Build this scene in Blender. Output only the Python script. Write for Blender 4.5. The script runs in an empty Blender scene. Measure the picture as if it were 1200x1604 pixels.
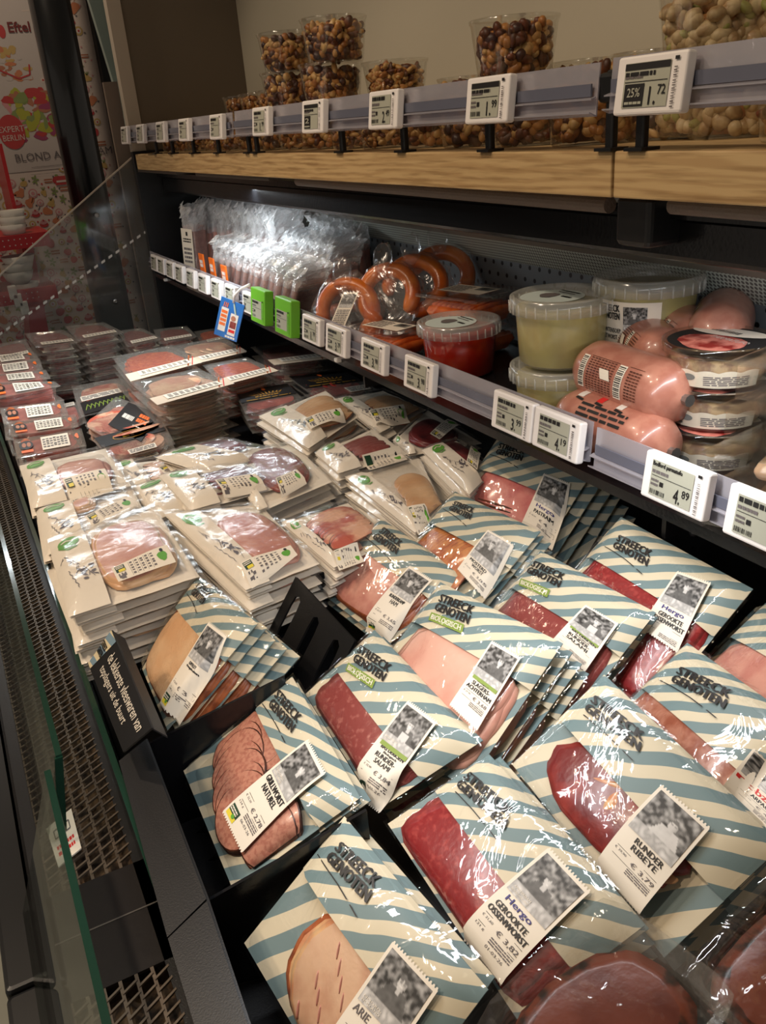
import bpy, math, random
import numpy as np
from mathutils import Vector, Matrix, noise

# ------------------------------------------------------------------ camera, world, lights, exposure
HZ = 1.5                                   # eye height; positions below are written relative to the eye
OFF = Vector((0, 0, HZ))
FPX = 1359.49
RC = np.array([[0.887003928345796, 0.2508495272471143, -0.3876835639784403],
               [-0.4555411092103839, 0.3380211953981305, -0.8235435442531209],
               [-0.07554024701110829, 0.9070921596737115, 0.41409840006933446]])
sc = bpy.context.scene
cam = bpy.data.cameras.new('camera'); camo = bpy.data.objects.new('camera', cam)
sc.collection.objects.link(camo); sc.camera = camo
cam.sensor_fit = 'VERTICAL'; cam.sensor_height = 36.0; cam.lens = FPX / 1604.0 * 36.0
cam.clip_start = 0.02
camo.matrix_world = Matrix.Translation(OFF) @ Matrix([list(r) for r in RC]).to_4x4()

sc.view_settings.view_transform = 'Standard'; sc.view_settings.look = 'None'
sc.view_settings.gamma = 1.0; sc.view_settings.use_curve_mapping = False
sc.view_settings.exposure = 0.0
sc.cycles.transparent_max_bounces = 40
sc.cycles.max_bounces = 8
w = bpy.data.worlds.new('world'); sc.world = w; w.use_nodes = True
w.node_tree.nodes['Background'].inputs[0].default_value = (1.0, 0.86, 0.72, 1)
w.node_tree.nodes['Background'].inputs[1].default_value = 0.25

def lamp(name, kind, loc, energy, color, size=0.1, target=None, spot=None, size_y=None, blend=0.4):
    l = bpy.data.lights.new(name, kind); o = bpy.data.objects.new(name, l); sc.collection.objects.link(o)
    l.energy = energy; l.color = color
    if kind == 'AREA':
        l.size = size
        if size_y: l.shape = 'RECTANGLE'; l.size_y = size_y
        else: l.shape = 'DISK'
    else: l.shadow_soft_size = size
    if kind == 'SPOT': l.spot_size = math.radians(spot); l.spot_blend = blend
    o.location = Vector(loc) + OFF
    if target is not None:
        o.rotation_euler = (Vector(target) - Vector(loc)).to_track_quat('-Z', 'Y').to_euler()
    return o
WARM = (1.0, 0.80, 0.60)
lamp('ceiling_spot_near', 'SPOT', (-0.45, 0.35, 1.35), 27, WARM, 0.05, (0.25, 0.65, -0.5), 75)
lamp('ceiling_spot_middle', 'SPOT', (-0.5, 1.5, 1.4), 33, WARM, 0.05, (0.3, 1.3, -0.5), 75)
lamp('ceiling_spot_far', 'SPOT', (-0.4, 2.7, 1.4), 34, WARM, 0.05, (0.4, 2.3, -0.5), 70)
lamp('ceiling_spot_shelf', 'SPOT', (-0.9, 0.9, 1.1), 30, WARM, 0.06, (0.8, 0.9, 0.0), 80)
lamp('ceiling_spot_wall', 'SPOT', (0.1, 3.4, 1.4), 26, WARM, 0.05, (0.4, 4.2, -0.2), 90)
lamp('ceiling_spot_aisle', 'SPOT', (-1.3, 1.2, 1.4), 60, WARM, 0.06, (-1.0, 1.0, -1.5), 80)
led = lamp('shelf_led_strip', 'AREA', (0.70, 1.95, -0.125), 7.5, (0.86, 0.95, 1.0), 0.03, (0.72, 1.95, -0.6), size_y=1.5)
lamp('shelf_led_strip', 'AREA', (0.72, 0.55, -0.16), 3.5, (0.95, 0.97, 1.0), 0.02, (0.80, 0.55, -0.6), size_y=1.4)

# ------------------------------------------------------------------ pixel rays of the photograph
def ray(x, y):
    v = RC @ np.array([x - 600.0, -(y - 802.0), -FPX]); return v / np.linalg.norm(v)
def onX(x, y, X0): r = ray(x, y); return r * X0 / r[0]
def onY(x, y, Y0): r = ray(x, y); return r * Y0 / r[1]
def onZ(x, y, Z0): r = ray(x, y); return r * Z0 / r[2]
def V(*a): return np.array(a, float)
def lerp(a, b, t): return a + (b - a) * t
def bil(TL, TR, BL, BR, s, t):             # t runs down
    return (TL * (1 - s) + TR * s) * (1 - t) + (BL * (1 - s) + BR * s) * t

# ------------------------------------------------------------------ materials
def lin(c): return tuple((x / 12.92 if x <= 0.04045 else ((x + 0.055) / 1.055) ** 2.4) for x in c)
def rgb(r, g, b, k=1.0): return tuple(min(0.95, v * k) for v in lin((r / 255, g / 255, b / 255))) + (1,)
MATS = {}
def newmat(name):
    m = bpy.data.materials.new(name); m.use_nodes = True
    MATS[name] = m; return m, m.node_tree, m.node_tree.nodes['Principled BSDF']
def mat(name, col, rough=0.5, metal=0.0, spec=0.5, col2=None, nscale=40, lo=0.4, hi=0.6, bump=0.0, bscale=80, coat=0.0, emit=None, est=0, detail=4, stretch=None, coord='Object', trans=0, sss=0):
    m, nt, b = newmat(name)
    b.inputs['Base Color'].default_value = col; b.inputs['Roughness'].default_value = rough
    b.inputs['Metallic'].default_value = metal; b.inputs['Specular IOR Level'].default_value = spec
    b.inputs['Coat Weight'].default_value = coat; b.inputs['Coat Roughness'].default_value = 0.08
    if trans: b.inputs['Transmission Weight'].default_value = trans
    if sss: b.inputs['Subsurface Weight'].default_value = sss; b.inputs['Subsurface Scale'].default_value = 0.01
    if emit: b.inputs['Emission Color'].default_value = emit; b.inputs['Emission Strength'].default_value = est
    tc = None
    if col2 or bump:
        tc = nt.nodes.new('ShaderNodeTexCoord'); mp = nt.nodes.new('ShaderNodeMapping')
        nt.links.new(tc.outputs[coord], mp.inputs[0])
        if stretch: mp.inputs['Scale'].default_value = stretch
    if col2:
        n = nt.nodes.new('ShaderNodeTexNoise'); n.inputs['Scale'].default_value = nscale; n.inputs['Detail'].default_value = detail
        r = nt.nodes.new('ShaderNodeValToRGB'); r.color_ramp.elements[0].position = lo; r.color_ramp.elements[1].position = hi
        r.color_ramp.elements[0].color = col; r.color_ramp.elements[1].color = col2
        nt.links.new(mp.outputs[0], n.inputs[0]); nt.links.new(n.outputs[0], r.inputs[0]); nt.links.new(r.outputs[0], b.inputs['Base Color'])
    if bump:
        n = nt.nodes.new('ShaderNodeTexNoise'); n.inputs['Scale'].default_value = bscale; n.inputs['Detail'].default_value = 3
        bp = nt.nodes.new('ShaderNodeBump'); bp.inputs['Strength'].default_value = bump; bp.inputs['Distance'].default_value = 0.002
        nt.links.new(mp.outputs[0], n.inputs[0]); nt.links.new(n.outputs[0], bp.inputs['Height']); nt.links.new(bp.outputs[0], b.inputs['Normal'])
    return m
def clear(name, tint=(1, 1, 1, 1), base=0.05, edge=0.5, rough=0.08, bump=0.0, bscale=50, diff=None, dfac=0.0, gloss=(1, 1, 1, 1)):
    """thin clear plastic or glass: mostly see-through with a fresnel sheen, optionally milky"""
    m, nt, b = newmat(name); nt.nodes.remove(b)
    out = [n for n in nt.nodes if n.type == 'OUTPUT_MATERIAL'][0]
    tr = nt.nodes.new('ShaderNodeBsdfTransparent'); tr.inputs[0].default_value = tint
    gl = nt.nodes.new('ShaderNodeBsdfGlossy'); gl.inputs['Roughness'].default_value = rough; gl.inputs[0].default_value = gloss
    lw = nt.nodes.new('ShaderNodeLayerWeight'); lw.inputs['Blend'].default_value = 0.25
    mr = nt.nodes.new('ShaderNodeMapRange'); mr.inputs['To Min'].default_value = base; mr.inputs['To Max'].default_value = edge
    mx = nt.nodes.new('ShaderNodeMixShader')
    nt.links.new(lw.outputs['Facing'], mr.inputs['Value']); nt.links.new(mr.outputs[0], mx.inputs[0])
    src = tr
    if diff:
        df = nt.nodes.new('ShaderNodeBsdfDiffuse'); df.inputs[0].default_value = diff
        m2 = nt.nodes.new('ShaderNodeMixShader'); m2.inputs[0].default_value = dfac
        nt.links.new(tr.outputs[0], m2.inputs[1]); nt.links.new(df.outputs[0], m2.inputs[2]); src = m2
    nt.links.new(src.outputs[0], mx.inputs[1]); nt.links.new(gl.outputs[0], mx.inputs[2]); nt.links.new(mx.outputs[0], out.inputs[0])
    if bump:
        tc = nt.nodes.new('ShaderNodeTexCoord'); n0 = nt.nodes.new('ShaderNodeTexNoise'); n0.inputs['Scale'].default_value = bscale * 0.3
        n0.inputs['Detail'].default_value = 2
        mxv = nt.nodes.new('ShaderNodeMixRGB'); mxv.inputs[0].default_value = 0.12
        vo = nt.nodes.new('ShaderNodeTexNoise'); vo.inputs['Scale'].default_value = bscale; vo.inputs['Detail'].default_value = 2.5; vo.inputs['Distortion'].default_value = 1.6
        bp = nt.nodes.new('ShaderNodeBump'); bp.inputs['Strength'].default_value = bump; bp.inputs['Distance'].default_value = 0.004
        nt.links.new(tc.outputs['Object'], n0.inputs[0]); nt.links.new(tc.outputs['Object'], mxv.inputs[1]); nt.links.new(n0.outputs['Color'], mxv.inputs[2])
        nt.links.new(mxv.outputs[0], vo.inputs[0]); nt.links.new(vo.outputs[0], bp.inputs['Height'])
        nt.links.new(bp.outputs[0], gl.inputs['Normal']); nt.links.new(bp.outputs[0], lw.inputs['Normal'])
    return m
def stripes(name, c1, c2, period=0.030, ang=60):
    m, nt, b = newmat(name); b.inputs['Roughness'].default_value = 0.55
    uv = nt.nodes.new('ShaderNodeUVMap'); n = nt.nodes.new('ShaderNodeTexNoise'); n.inputs['Scale'].default_value = 14; n.inputs['Detail'].default_value = 1
    nt.links.new(uv.outputs[0], n.inputs[0])
    sp = nt.nodes.new('ShaderNodeSeparateXYZ'); nt.links.new(uv.outputs[0], sp.inputs[0])
    def mth(op, a, c=None):
        k = nt.nodes.new('ShaderNodeMath'); k.operation = op
        for i, v in enumerate((a, c)):
            if v is None: continue
            if isinstance(v, (int, float)): k.inputs[i].default_value = v
            else: nt.links.new(v, k.inputs[i])
        return k.outputs[0]
    a = math.radians(ang)
    s = mth('SUBTRACT', mth('MULTIPLY', sp.outputs[1], math.cos(a) / period), mth('MULTIPLY', sp.outputs[0], math.sin(a) / period))
    s = mth('ADD', s, mth('MULTIPLY', n.outputs[0], 0.35)); f = mth('FRACT', mth('ADD', s, 50.0))
    g = mth('GREATER_THAN', f, 0.5)
    mx = nt.nodes.new('ShaderNodeMixRGB'); mx.inputs[1].default_value = c1; mx.inputs[2].default_value = c2
    nt.links.new(g, mx.inputs[0]); nt.links.new(mx.outputs[0], b.inputs['Base Color'])
    return m
def woodmat():
    m, nt, b = newmat('oak'); b.inputs['Roughness'].default_value = 0.5
    tc = nt.nodes.new('ShaderNodeTexCoord'); mp = nt.nodes.new('ShaderNodeMapping'); mp.inputs['Scale'].default_value = (4, 1.3, 14)
    n = nt.nodes.new('ShaderNodeTexNoise'); n.inputs['Scale'].default_value = 2.2; n.inputs['Detail'].default_value = 2
    wv = nt.nodes.new('ShaderNodeTexWave'); wv.wave_type = 'BANDS'; wv.bands_direction = 'Z'; wv.inputs['Scale'].default_value = 2.4
    wv.inputs['Distortion'].default_value = 11; wv.inputs['Detail'].default_value = 4; wv.inputs['Detail Scale'].default_value = 1.2
    n2 = nt.nodes.new('ShaderNodeTexNoise'); n2.inputs['Scale'].default_value = 18; n2.inputs['Detail'].default_value = 5
    mp2 = nt.nodes.new('ShaderNodeMapping'); mp2.inputs['Scale'].default_value = (4, 0.6, 12)
    r = nt.nodes.new('ShaderNodeValToRGB'); r.color_ramp.elements[0].color = rgb(196, 166, 118); r.color_ramp.elements[1].color = rgb(180, 148, 102)
    r.color_ramp.elements[0].position = 0.25; r.color_ramp.elements[1].position = 0.95
    r2 = nt.nodes.new('ShaderNodeValToRGB'); r2.color_ramp.elements[0].color = (0.55, 0.48, 0.40, 1); r2.color_ramp.elements[1].color = (1, 1, 1, 1)
    r2.color_ramp.elements[0].position = 0.33; r2.color_ramp.elements[1].position = 0.52
    mx = nt.nodes.new('ShaderNodeMixRGB'); mx.blend_type = 'MULTIPLY'; mx.inputs[0].default_value = 0.75
    L = nt.links.new
    L(tc.outputs['Object'], mp.inputs[0]); L(tc.outputs['Object'], mp2.inputs[0]); L(mp.outputs[0], wv.inputs[0]); L(mp2.outputs[0], n2.inputs[0])
    L(wv.outputs[0], r.inputs[0]); L(n2.outputs[0], r2.inputs[0]); L(r.outputs[0], mx.inputs[1]); L(r2.outputs[0], mx.inputs[2]); L(mx.outputs[0], b.inputs['Base Color'])
woodmat()
def holes(name, col, hole, sx, sy, rad, plane='yz'):
    """sheet metal with punched holes drawn as dark dots"""
    m, nt, b = newmat(name); b.inputs['Roughness'].default_value = 0.45; b.inputs['Metallic'].default_value = 0.2
    tc = nt.nodes.new('ShaderNodeTexCoord'); sp = nt.nodes.new('ShaderNodeSeparateXYZ'); nt.links.new(tc.outputs['Object'], sp.inputs[0])
    def mth(op, a, c=None):
        k = nt.nodes.new('ShaderNodeMath'); k.operation = op
        for i, v in enumerate((a, c)):
            if v is None: continue
            if isinstance(v, (int, float)): k.inputs[i].default_value = v
            else: nt.links.new(v, k.inputs[i])
        return k.outputs[0]
    r = mth('MULTIPLY', sp.outputs[2], 1.0 / sy); row = mth('FLOOR', r)
    u = mth('ADD', mth('MULTIPLY', sp.outputs[1], 1.0 / sx), mth('MULTIPLY', row, 0.5))
    du = mth('MULTIPLY', mth('SUBTRACT', mth('FRACT', u), 0.5), sx); dv = mth('MULTIPLY', mth('SUBTRACT', mth('FRACT', r), 0.5), sy)
    d = mth('SQRT', mth('ADD', mth('MULTIPLY', du, du), mth('MULTIPLY', dv, dv)))
    g = mth('LESS_THAN', d, rad)
    mx = nt.nodes.new('ShaderNodeMixRGB'); mx.inputs[1].default_value = col; mx.inputs[2].default_value = hole
    nt.links.new(g, mx.inputs[0]); nt.links.new(mx.outputs[0], b.inputs['Base Color'])
def vcol(name, rough=0.5):
    m, nt, b = newmat(name); a = nt.nodes.new('ShaderNodeVertexColor'); a.layer_name = 'print'
    nt.links.new(a.outputs[0], b.inputs['Base Color']); b.inputs['Roughness'].default_value = rough

stripes('stripe_paper', rgb(212, 200, 172), rgb(112, 134, 136))
stripes('stripe_sign', rgb(215, 200, 165), rgb(120, 145, 160), period=0.02, ang=10)
mat('white_paper', rgb(232, 222, 206), 0.6, bump=0.25, bscale=60)
mat('sleeve_paper', rgb(208, 190, 168), 0.6)
mat('card', rgb(232, 222, 205), 0.5)
mat('ink', rgb(28, 26, 26), 0.5)
mat('grey_ink', rgb(105, 98, 98), 0.5)
mat('violet_ink', rgb(92, 84, 92), 0.5)
mat('blue_ink', rgb(52, 48, 120), 0.5)
mat('red_ink', rgb(205, 40, 38), 0.5)
mat('orange_ink', rgb(232, 110, 45), 0.5)
mat('gold_ink', rgb(190, 140, 50), 0.4)
mat('yellow_ink', rgb(225, 205, 60), 0.5)
mat('green_ink', rgb(92, 160, 52), 0.5)
mat('dark_green_ink', rgb(25, 60, 40), 0.5)
mat('olive_ink', rgb(128, 150, 62), 0.5)
mat('black_card', rgb(30, 29, 30), 0.45)
vcol('photo_print')
clear('film', base=0.017, edge=0.38, rough=0.06, bump=0.55, bscale=24)
clear('bag_film', base=0.10, edge=0.6, rough=0.16, bump=0.9, bscale=55, diff=(0.9, 0.93, 0.95, 1), dfac=0.10)
clear('crumple_film', base=0.12, edge=0.6, rough=0.10, bump=0.9, bscale=70, diff=(0.92, 0.95, 0.97, 1), dfac=0.34)
clear('soft_film', base=0.022, edge=0.35, rough=0.16, bump=0.42, bscale=22, diff=(0.8, 0.8, 0.78, 1), dfac=0.025)
clear('tray_plastic', tint=(0.95, 0.96, 0.95, 1), base=0.06, edge=0.6, rough=0.09, bump=0.15, bscale=40, diff=(0.80, 0.76, 0.70, 1), dfac=0.11)
clear('tub_plastic', tint=(0.95, 0.95, 0.93, 1), base=0.05, edge=0.55, rough=0.08)
clear('milky_plastic', base=0.05, edge=0.3, rough=0.2, diff=(0.82, 0.82, 0.72, 1), dfac=0.10)
clear('lid_plastic', base=0.05, edge=0.35, rough=0.15, diff=(0.85, 0.86, 0.8, 1), dfac=0.26)
clear('rail_plastic', tint=(0.80, 0.80, 0.9, 1), base=0.06, edge=0.5, rough=0.2, diff=(0.50, 0.48, 0.51, 1), dfac=0.5)
clear('front_glass', tint=(0.80, 0.84, 0.82, 1), base=0.16, edge=0.45, rough=0.02)
clear('pane_glass', tint=(0.50, 0.56, 0.53, 1), base=0.16, edge=0.6, rough=0.02)
clear('perspex', tint=(0.80, 0.82, 0.82, 1), base=0.03, edge=0.3, rough=0.05, diff=(0.5, 0.5, 0.48, 1), dfac=0.06)
mat('glass_edge', rgb(22, 52, 40), 0.15, coat=0.6)
mat('black_metal', rgb(15, 14, 15), 0.42, spec=0.5, bump=0.10, bscale=700)
mat('black_gloss', rgb(20, 20, 22), 0.22, bump=0.1, bscale=200)
mat('black_plastic', rgb(16, 16, 17), 0.4)
mat('deep_black', rgb(10, 10, 10), 0.7)
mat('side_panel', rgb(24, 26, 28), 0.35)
mat('grey_metal', rgb(95, 88, 82), 0.4, metal=0.5)
mat('silver_edge', rgb(140, 135, 130), 0.3, metal=0.8)
mat('grille_metal', rgb(112, 98, 84), 0.42, metal=0.5, bump=0.2, bscale=120)
mat('blind_cloth', rgb(120, 108, 98), 0.7, bump=0.6, bscale=300)
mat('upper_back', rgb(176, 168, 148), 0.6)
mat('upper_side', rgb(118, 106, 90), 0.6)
mat('taupe', rgb(132, 120, 108), 0.6)
mat('beige_trim', rgb(185, 172, 155), 0.5)
mat('teal', rgb(165, 182, 172), 0.4)
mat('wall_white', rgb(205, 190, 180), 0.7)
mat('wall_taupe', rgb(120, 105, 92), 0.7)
mat('floor_tile', rgb(165, 165, 152), 0.35, col2=rgb(150, 150, 138), nscale=3)
mat('ceiling_white', rgb(190, 184, 176), 0.8)
mat('column_black', rgb(22, 24, 26), 0.25, coat=0.3)
mat('red_paint', rgb(190, 30, 35), 0.35)
mat('china', rgb(225, 218, 208), 0.25)
mat('plate_metal', rgb(48, 44, 43), 0.3, metal=0.4, bump=0.2, bscale=60)
mat('reflector_grey', rgb(150, 142, 130), 0.4)
mat('debris', rgb(110, 88, 66), 0.9, col2=rgb(40, 30, 24), nscale=60, bump=1.0, bscale=60)
holes('pegboard', rgb(104, 110, 114), rgb(8, 8, 8), 0.027, 0.02, 0.0038)
holes('mesh_strip', rgb(215, 222, 212), rgb(110, 112, 106), 0.0065, 0.0056, 0.0022)
holes('well_back', rgb(26, 25, 25), rgb(5, 5, 5), 0.03, 0.03, 0.004)
mat('esl_white', rgb(238, 232, 228), 0.35)
mat('esl_screen', rgb(172, 172, 156), 0.3)
mat('esl_green', rgb(110, 185, 48), 0.35)
mat('rail_blue', rgb(98, 100, 114), 0.3)
mat('white_plastic', rgb(230, 226, 220), 0.35)
mat('blue_card', rgb(40, 105, 175), 0.4)
mat('nozzle_orange', rgb(235, 110, 25), 0.35, coat=0.4)
# meats
def meatmat(n, c1, c2, sc_=60, lo=0.42, hi=0.6, rough=0.3, k=1.0): mat(n, rgb(*c1, k), rough, col2=rgb(*c2, k), nscale=sc_, lo=lo, hi=hi, bump=0.14, bscale=160, coat=0.10, sss=0.0)
meatmat('chicken', (214, 166, 122), (226, 186, 144), 18)
meatmat('grill', (192, 134, 112), (172, 110, 92), 240, 0.45, 0.6)
mat('dark_rim', rgb(92, 48, 32), 0.4, col2=rgb(60, 30, 22), nscale=90)
mat('brown_rim', rgb(178, 96, 52), 0.4, col2=rgb(130, 64, 36), nscale=70)
meatmat('pork', (214, 176, 144), (200, 154, 124), 30)
meatmat('ham', (206, 148, 130), (192, 126, 112), 40)
meatmat('ham_pale', (214, 164, 144), (202, 144, 126), 22)
meatmat('salami', (136, 62, 58), (172, 104, 94), 150, 0.55, 0.72)
meatmat('ossenworst', (138, 38, 40), (168, 66, 62), 190, 0.5, 0.7)
meatmat('ribeye', (112, 30, 30), (150, 52, 44), 40, 0.45, 0.65)
mat('fat', rgb(220, 176, 128), 0.3, col2=rgb(205, 140, 100), nscale=60, coat=0.3)
meatmat('mustard_meat', (206, 138, 82), (178, 100, 58), 70)
meatmat('pastrami', (206, 124, 116), (190, 100, 98), 36)
meatmat('robmeat', (150, 84, 62), (176, 118, 96), 90)
meatmat('roastbeef', (124, 68, 54), (90, 44, 36), 16)
meatmat('tray_red', (168, 72, 60), (206, 132, 112), 70, 0.5, 0.68)
meatmat('tray_dark', (128, 52, 48), (160, 86, 76), 80, 0.5, 0.7)
meatmat('tray_pale', (212, 172, 140), (196, 138, 114), 26)
meatmat('chorizo', (190, 70, 36), (222, 120, 60), 120, 0.5, 0.66)
meatmat('raw', (160, 52, 46), (190, 88, 76), 30)
meatmat('dried', (120, 30, 34), (84, 18, 24), 30)
meatmat('bacon', (190, 92, 74), (228, 176, 146), 28, 0.45, 0.58)
meatmat('pepper', (120, 62, 44), (44, 34, 28), 70, 0.45, 0.6)
meatmat('slab_pink', (220, 150, 134), (206, 132, 118), 60)
meatmat('slab_brown', (172, 128, 112), (150, 104, 92), 60)
meatmat('rookworst', (186, 86, 22), (208, 116, 44), 30)
meatmat('liver', (190, 122, 96), (178, 108, 84), 60)
mat('green_soup', rgb(168, 154, 74), 0.4, col2=rgb(150, 134, 60), nscale=20, bump=0.3, bscale=60)
mat('red_sauce', rgb(205, 62, 16), 0.3, col2=rgb(215, 110, 44), nscale=26, lo=0.55, hi=0.75, bump=0.3, bscale=60)
mat('red_side', rgb(168, 28, 4), 0.3, col2=rgb(186, 60, 16), nscale=30, lo=0.5, hi=0.7)
mat('carrot', rgb(238, 118, 44), 0.45, col2=rgb(220, 92, 30), nscale=60, bump=0.6, bscale=90)
mat('veined', rgb(122, 92, 72), 0.6, col2=rgb(172, 146, 110), nscale=60, bump=0.8, bscale=80)
mat('nut_tan', rgb(186, 130, 68), 0.4, col2=rgb(150, 92, 46), nscale=60)
mat('nut_cream', rgb(206, 168, 108), 0.45, col2=rgb(180, 134, 78), nscale=60)
mat('nut_brown', rgb(104, 54, 30), 0.45, col2=rgb(70, 36, 22), nscale=90)
mat('nut_dark', rgb(60, 34, 32), 0.4)
mat('pistachio', rgb(200, 178, 138), 0.5, col2=rgb(160, 128, 88), nscale=60)
mat('pistachio_green', rgb(150, 150, 80), 0.5)

ORD = ['first', 'second', 'third', 'fourth', 'fifth', 'sixth', 'seventh', 'eighth', 'ninth', 'tenth', 'eleventh', 'twelfth', 'thirteenth', 'fourteenth', 'fifteenth', 'sixteenth']
# ------------------------------------------------------------------ mesh builder
ORG = {}
def add(o, name, parent, origin, kind=None):
    sc.collection.objects.link(o)
    if parent is not None: o.parent = parent; ORG[o.name] = ORG[parent.name]
    else: o.location = Vector([float(v) for v in origin]) + OFF; ORG[o.name] = np.array(origin, float)
    if kind: o['kind'] = kind
    return o
def tag(o, label=None, cat=None, group=None, kind=None):
    if label: o['label'] = label
    if cat: o['category'] = cat
    if group: o['group'] = group
    if kind: o['kind'] = kind
    return o
def empty(name, origin, label=None, cat=None, group=None, kind=None):
    o = bpy.data.objects.new(name, None); o.empty_display_size = 0.02
    add(o, name, None, origin); return tag(o, label, cat, group, kind)
class MB:
    def __init__(s): s.v = []; s.f = []; s.fm = []; s.mats = []; s.uv = {}; s.col = {}
    def mi(s, m):
        if m not in s.mats: s.mats.append(m)
        return s.mats.index(m)
    def vert(s, p, uv=None, col=None):
        s.v.append(tuple(float(x) for x in p)); i = len(s.v) - 1
        if uv is not None: s.uv[i] = uv
        if col is not None: s.col[i] = col
        return i
    def face(s, idx, m): s.f.append(tuple(idx)); s.fm.append(s.mi(m))
    def poly(s, pts, m): s.face([s.vert(p) for p in pts], m)
    def patch(s, P, nu, nv, m, uvf=None, colf=None):
        ids = []
        for j in range(nv + 1):
            for i in range(nu + 1):
                a, b = i / nu, j / nv
                ids.append(s.vert(P(a, b), uvf(a, b) if uvf else None, colf(a, b) if colf else None))
        for j in range(nv):
            for i in range(nu):
                k = j * (nu + 1) + i
                s.face((ids[k], ids[k + 1], ids[k + nu + 2], ids[k + nu + 1]), m)
    def box(s, c, d, m, R=None, bev=0.0, taper=1.0):
        c = np.array(c, float); hx, hy, hz = d[0] / 2, d[1] / 2, d[2] / 2
        R = np.eye(3) if R is None else R
        if bev <= 0:
            P = [c + R @ V(x * hx * (taper if z < 0 else 1), y * hy * (taper if z < 0 else 1), z * hz) for z in (-1, 1) for y in (-1, 1) for x in (-1, 1)]
            i = [s.vert(p) for p in P]
            for q in ((0, 2, 3, 1), (4, 5, 7, 6), (0, 1, 5, 4), (2, 6, 7, 3), (0, 4, 6, 2), (1, 3, 7, 5)): s.face([i[k] for k in q], m)
        else:
            b = min(bev, hx * .98, hy * .98, hz * .98)
            def ring(ex, ey, z, r):
                out = []
                for cx, cy, a0 in ((1, 1, 0), (-1, 1, 90), (-1, -1, 180), (1, -1, 270)):
                    for k in range(4):
                        a = math.radians(a0 + k * 30)
                        t = taper if z < 0 else 1
                        out.append(s.vert(c + R @ V((cx * (ex - r) + r * math.cos(a)) * t, (cy * (ey - r) + r * math.sin(a)) * t, z)))
                return out
            rs = [ring(hx - b, hy - b, -hz, b * .6), ring(hx - b * .3, hy - b * .3, -hz + b * .3, b), ring(hx, hy, -hz + b, b), ring(hx, hy, hz - b, b), ring(hx - b * .3, hy - b * .3, hz - b * .3, b), ring(hx - b, hy - b, hz, b * .6)]
            s.face(rs[0][::-1], m); s.face(rs[-1], m)
            for a, b2 in zip(rs, rs[1:]):
                for k in range(16): s.face((a[k], a[(k + 1) % 16], b2[(k + 1) % 16], b2[k]), m)
    def tube(s, path, r, m, n=10, caps=True):
        path = [np.array(p, float) for p in path]; rings = []; prev = None
        rr = r if hasattr(r, '__len__') else [r] * len(path)
        for i, p in enumerate(path):
            t = path[min(i + 1, len(path) - 1)] - path[max(i - 1, 0)]; t /= np.linalg.norm(t) + 1e-12
            a = prev if prev is not None else (V(0, 0, 1) if abs(t[2]) < .9 else V(1, 0, 0))
            u = a - t * (a @ t); u /= np.linalg.norm(u) + 1e-12; prev = u; w_ = np.cross(t, u)
            rings.append([s.vert(p + rr[i] * (math.cos(k * 2 * math.pi / n) * u + math.sin(k * 2 * math.pi / n) * w_)) for k in range(n)])
        for a, b in zip(rings, rings[1:]):
            for k in range(n): s.face((a[k], a[(k + 1) % n], b[(k + 1) % n], b[k]), m)
        if caps: s.face(rings[0][::-1], m); s.face(rings[-1], m)
    def lathe(s, prof, c, m, n=32, R=None, capb=True, capt=True, sq=None):
        c = np.array(c, float); R = np.eye(3) if R is None else R; rings = []
        for r, z in prof:
            ring = []
            for k in range(n):
                a = k * 2 * math.pi / n
                ring.append(s.vert(c + R @ V(r * math.cos(a), r * math.sin(a), z)))
            rings.append(ring)
        for a, b in zip(rings, rings[1:]):
            for k in range(n): s.face((a[k], a[(k + 1) % n], b[(k + 1) % n], b[k]), m)
        if capb: s.face(rings[0][::-1], m)
        if capt: s.face(rings[-1], m)
    def prism(s, poly, d, m):
        """polygon (3-D points) thickened by vector d"""
        a = [s.vert(p) for p in poly]; b = [s.vert(np.array(p) + d) for p in poly]; n = len(a)
        s.face(a, m); s.face(b[::-1], m)
        for k in range(n): s.face((a[k], b[k], b[(k + 1) % n], a[(k + 1) % n]), m)
    def build(s, name, parent=None, origin=None, smooth=False, label=None, cat=None, group=None, kind=None):
        P = np.array(s.v) if s.v else np.zeros((0, 3))
        if parent is not None: org = ORG[parent.name]
        elif origin is not None: org = np.array(origin, float)
        else: org = V((P[:, 0].min() + P[:, 0].max()) / 2, (P[:, 1].min() + P[:, 1].max()) / 2, P[:, 2].min())
        me = bpy.data.meshes.new(name); me.from_pydata((P - org).tolist(), [], s.f)
        for m in s.mats: me.materials.append(MATS[m])
        me.polygons.foreach_set('material_index', s.fm)
        if smooth: me.polygons.foreach_set('use_smooth', [True] * len(s.f))
        if s.uv:
            u = me.uv_layers.new(name='UVMap')
            for l in me.loops:
                if l.vertex_index in s.uv: u.data[l.index].uv = s.uv[l.vertex_index]
        if s.col:
            ca = me.color_attributes.new('print', 'FLOAT_COLOR', 'POINT')
            for i, c in s.col.items(): ca.data[i].color = (*c, 1)
        me.update()
        o = bpy.data.objects.new(name, me); add(o, name, parent, org)
        return tag(o, label, cat, group, kind)
ORD = ['first', 'second', 'third', 'fourth', 'fifth', 'sixth', 'seventh', 'eighth', 'ninth', 'tenth', 'eleventh', 'twelfth', 'thirteenth', 'fourteenth', 'fifteenth', 'sixteenth']
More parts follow.
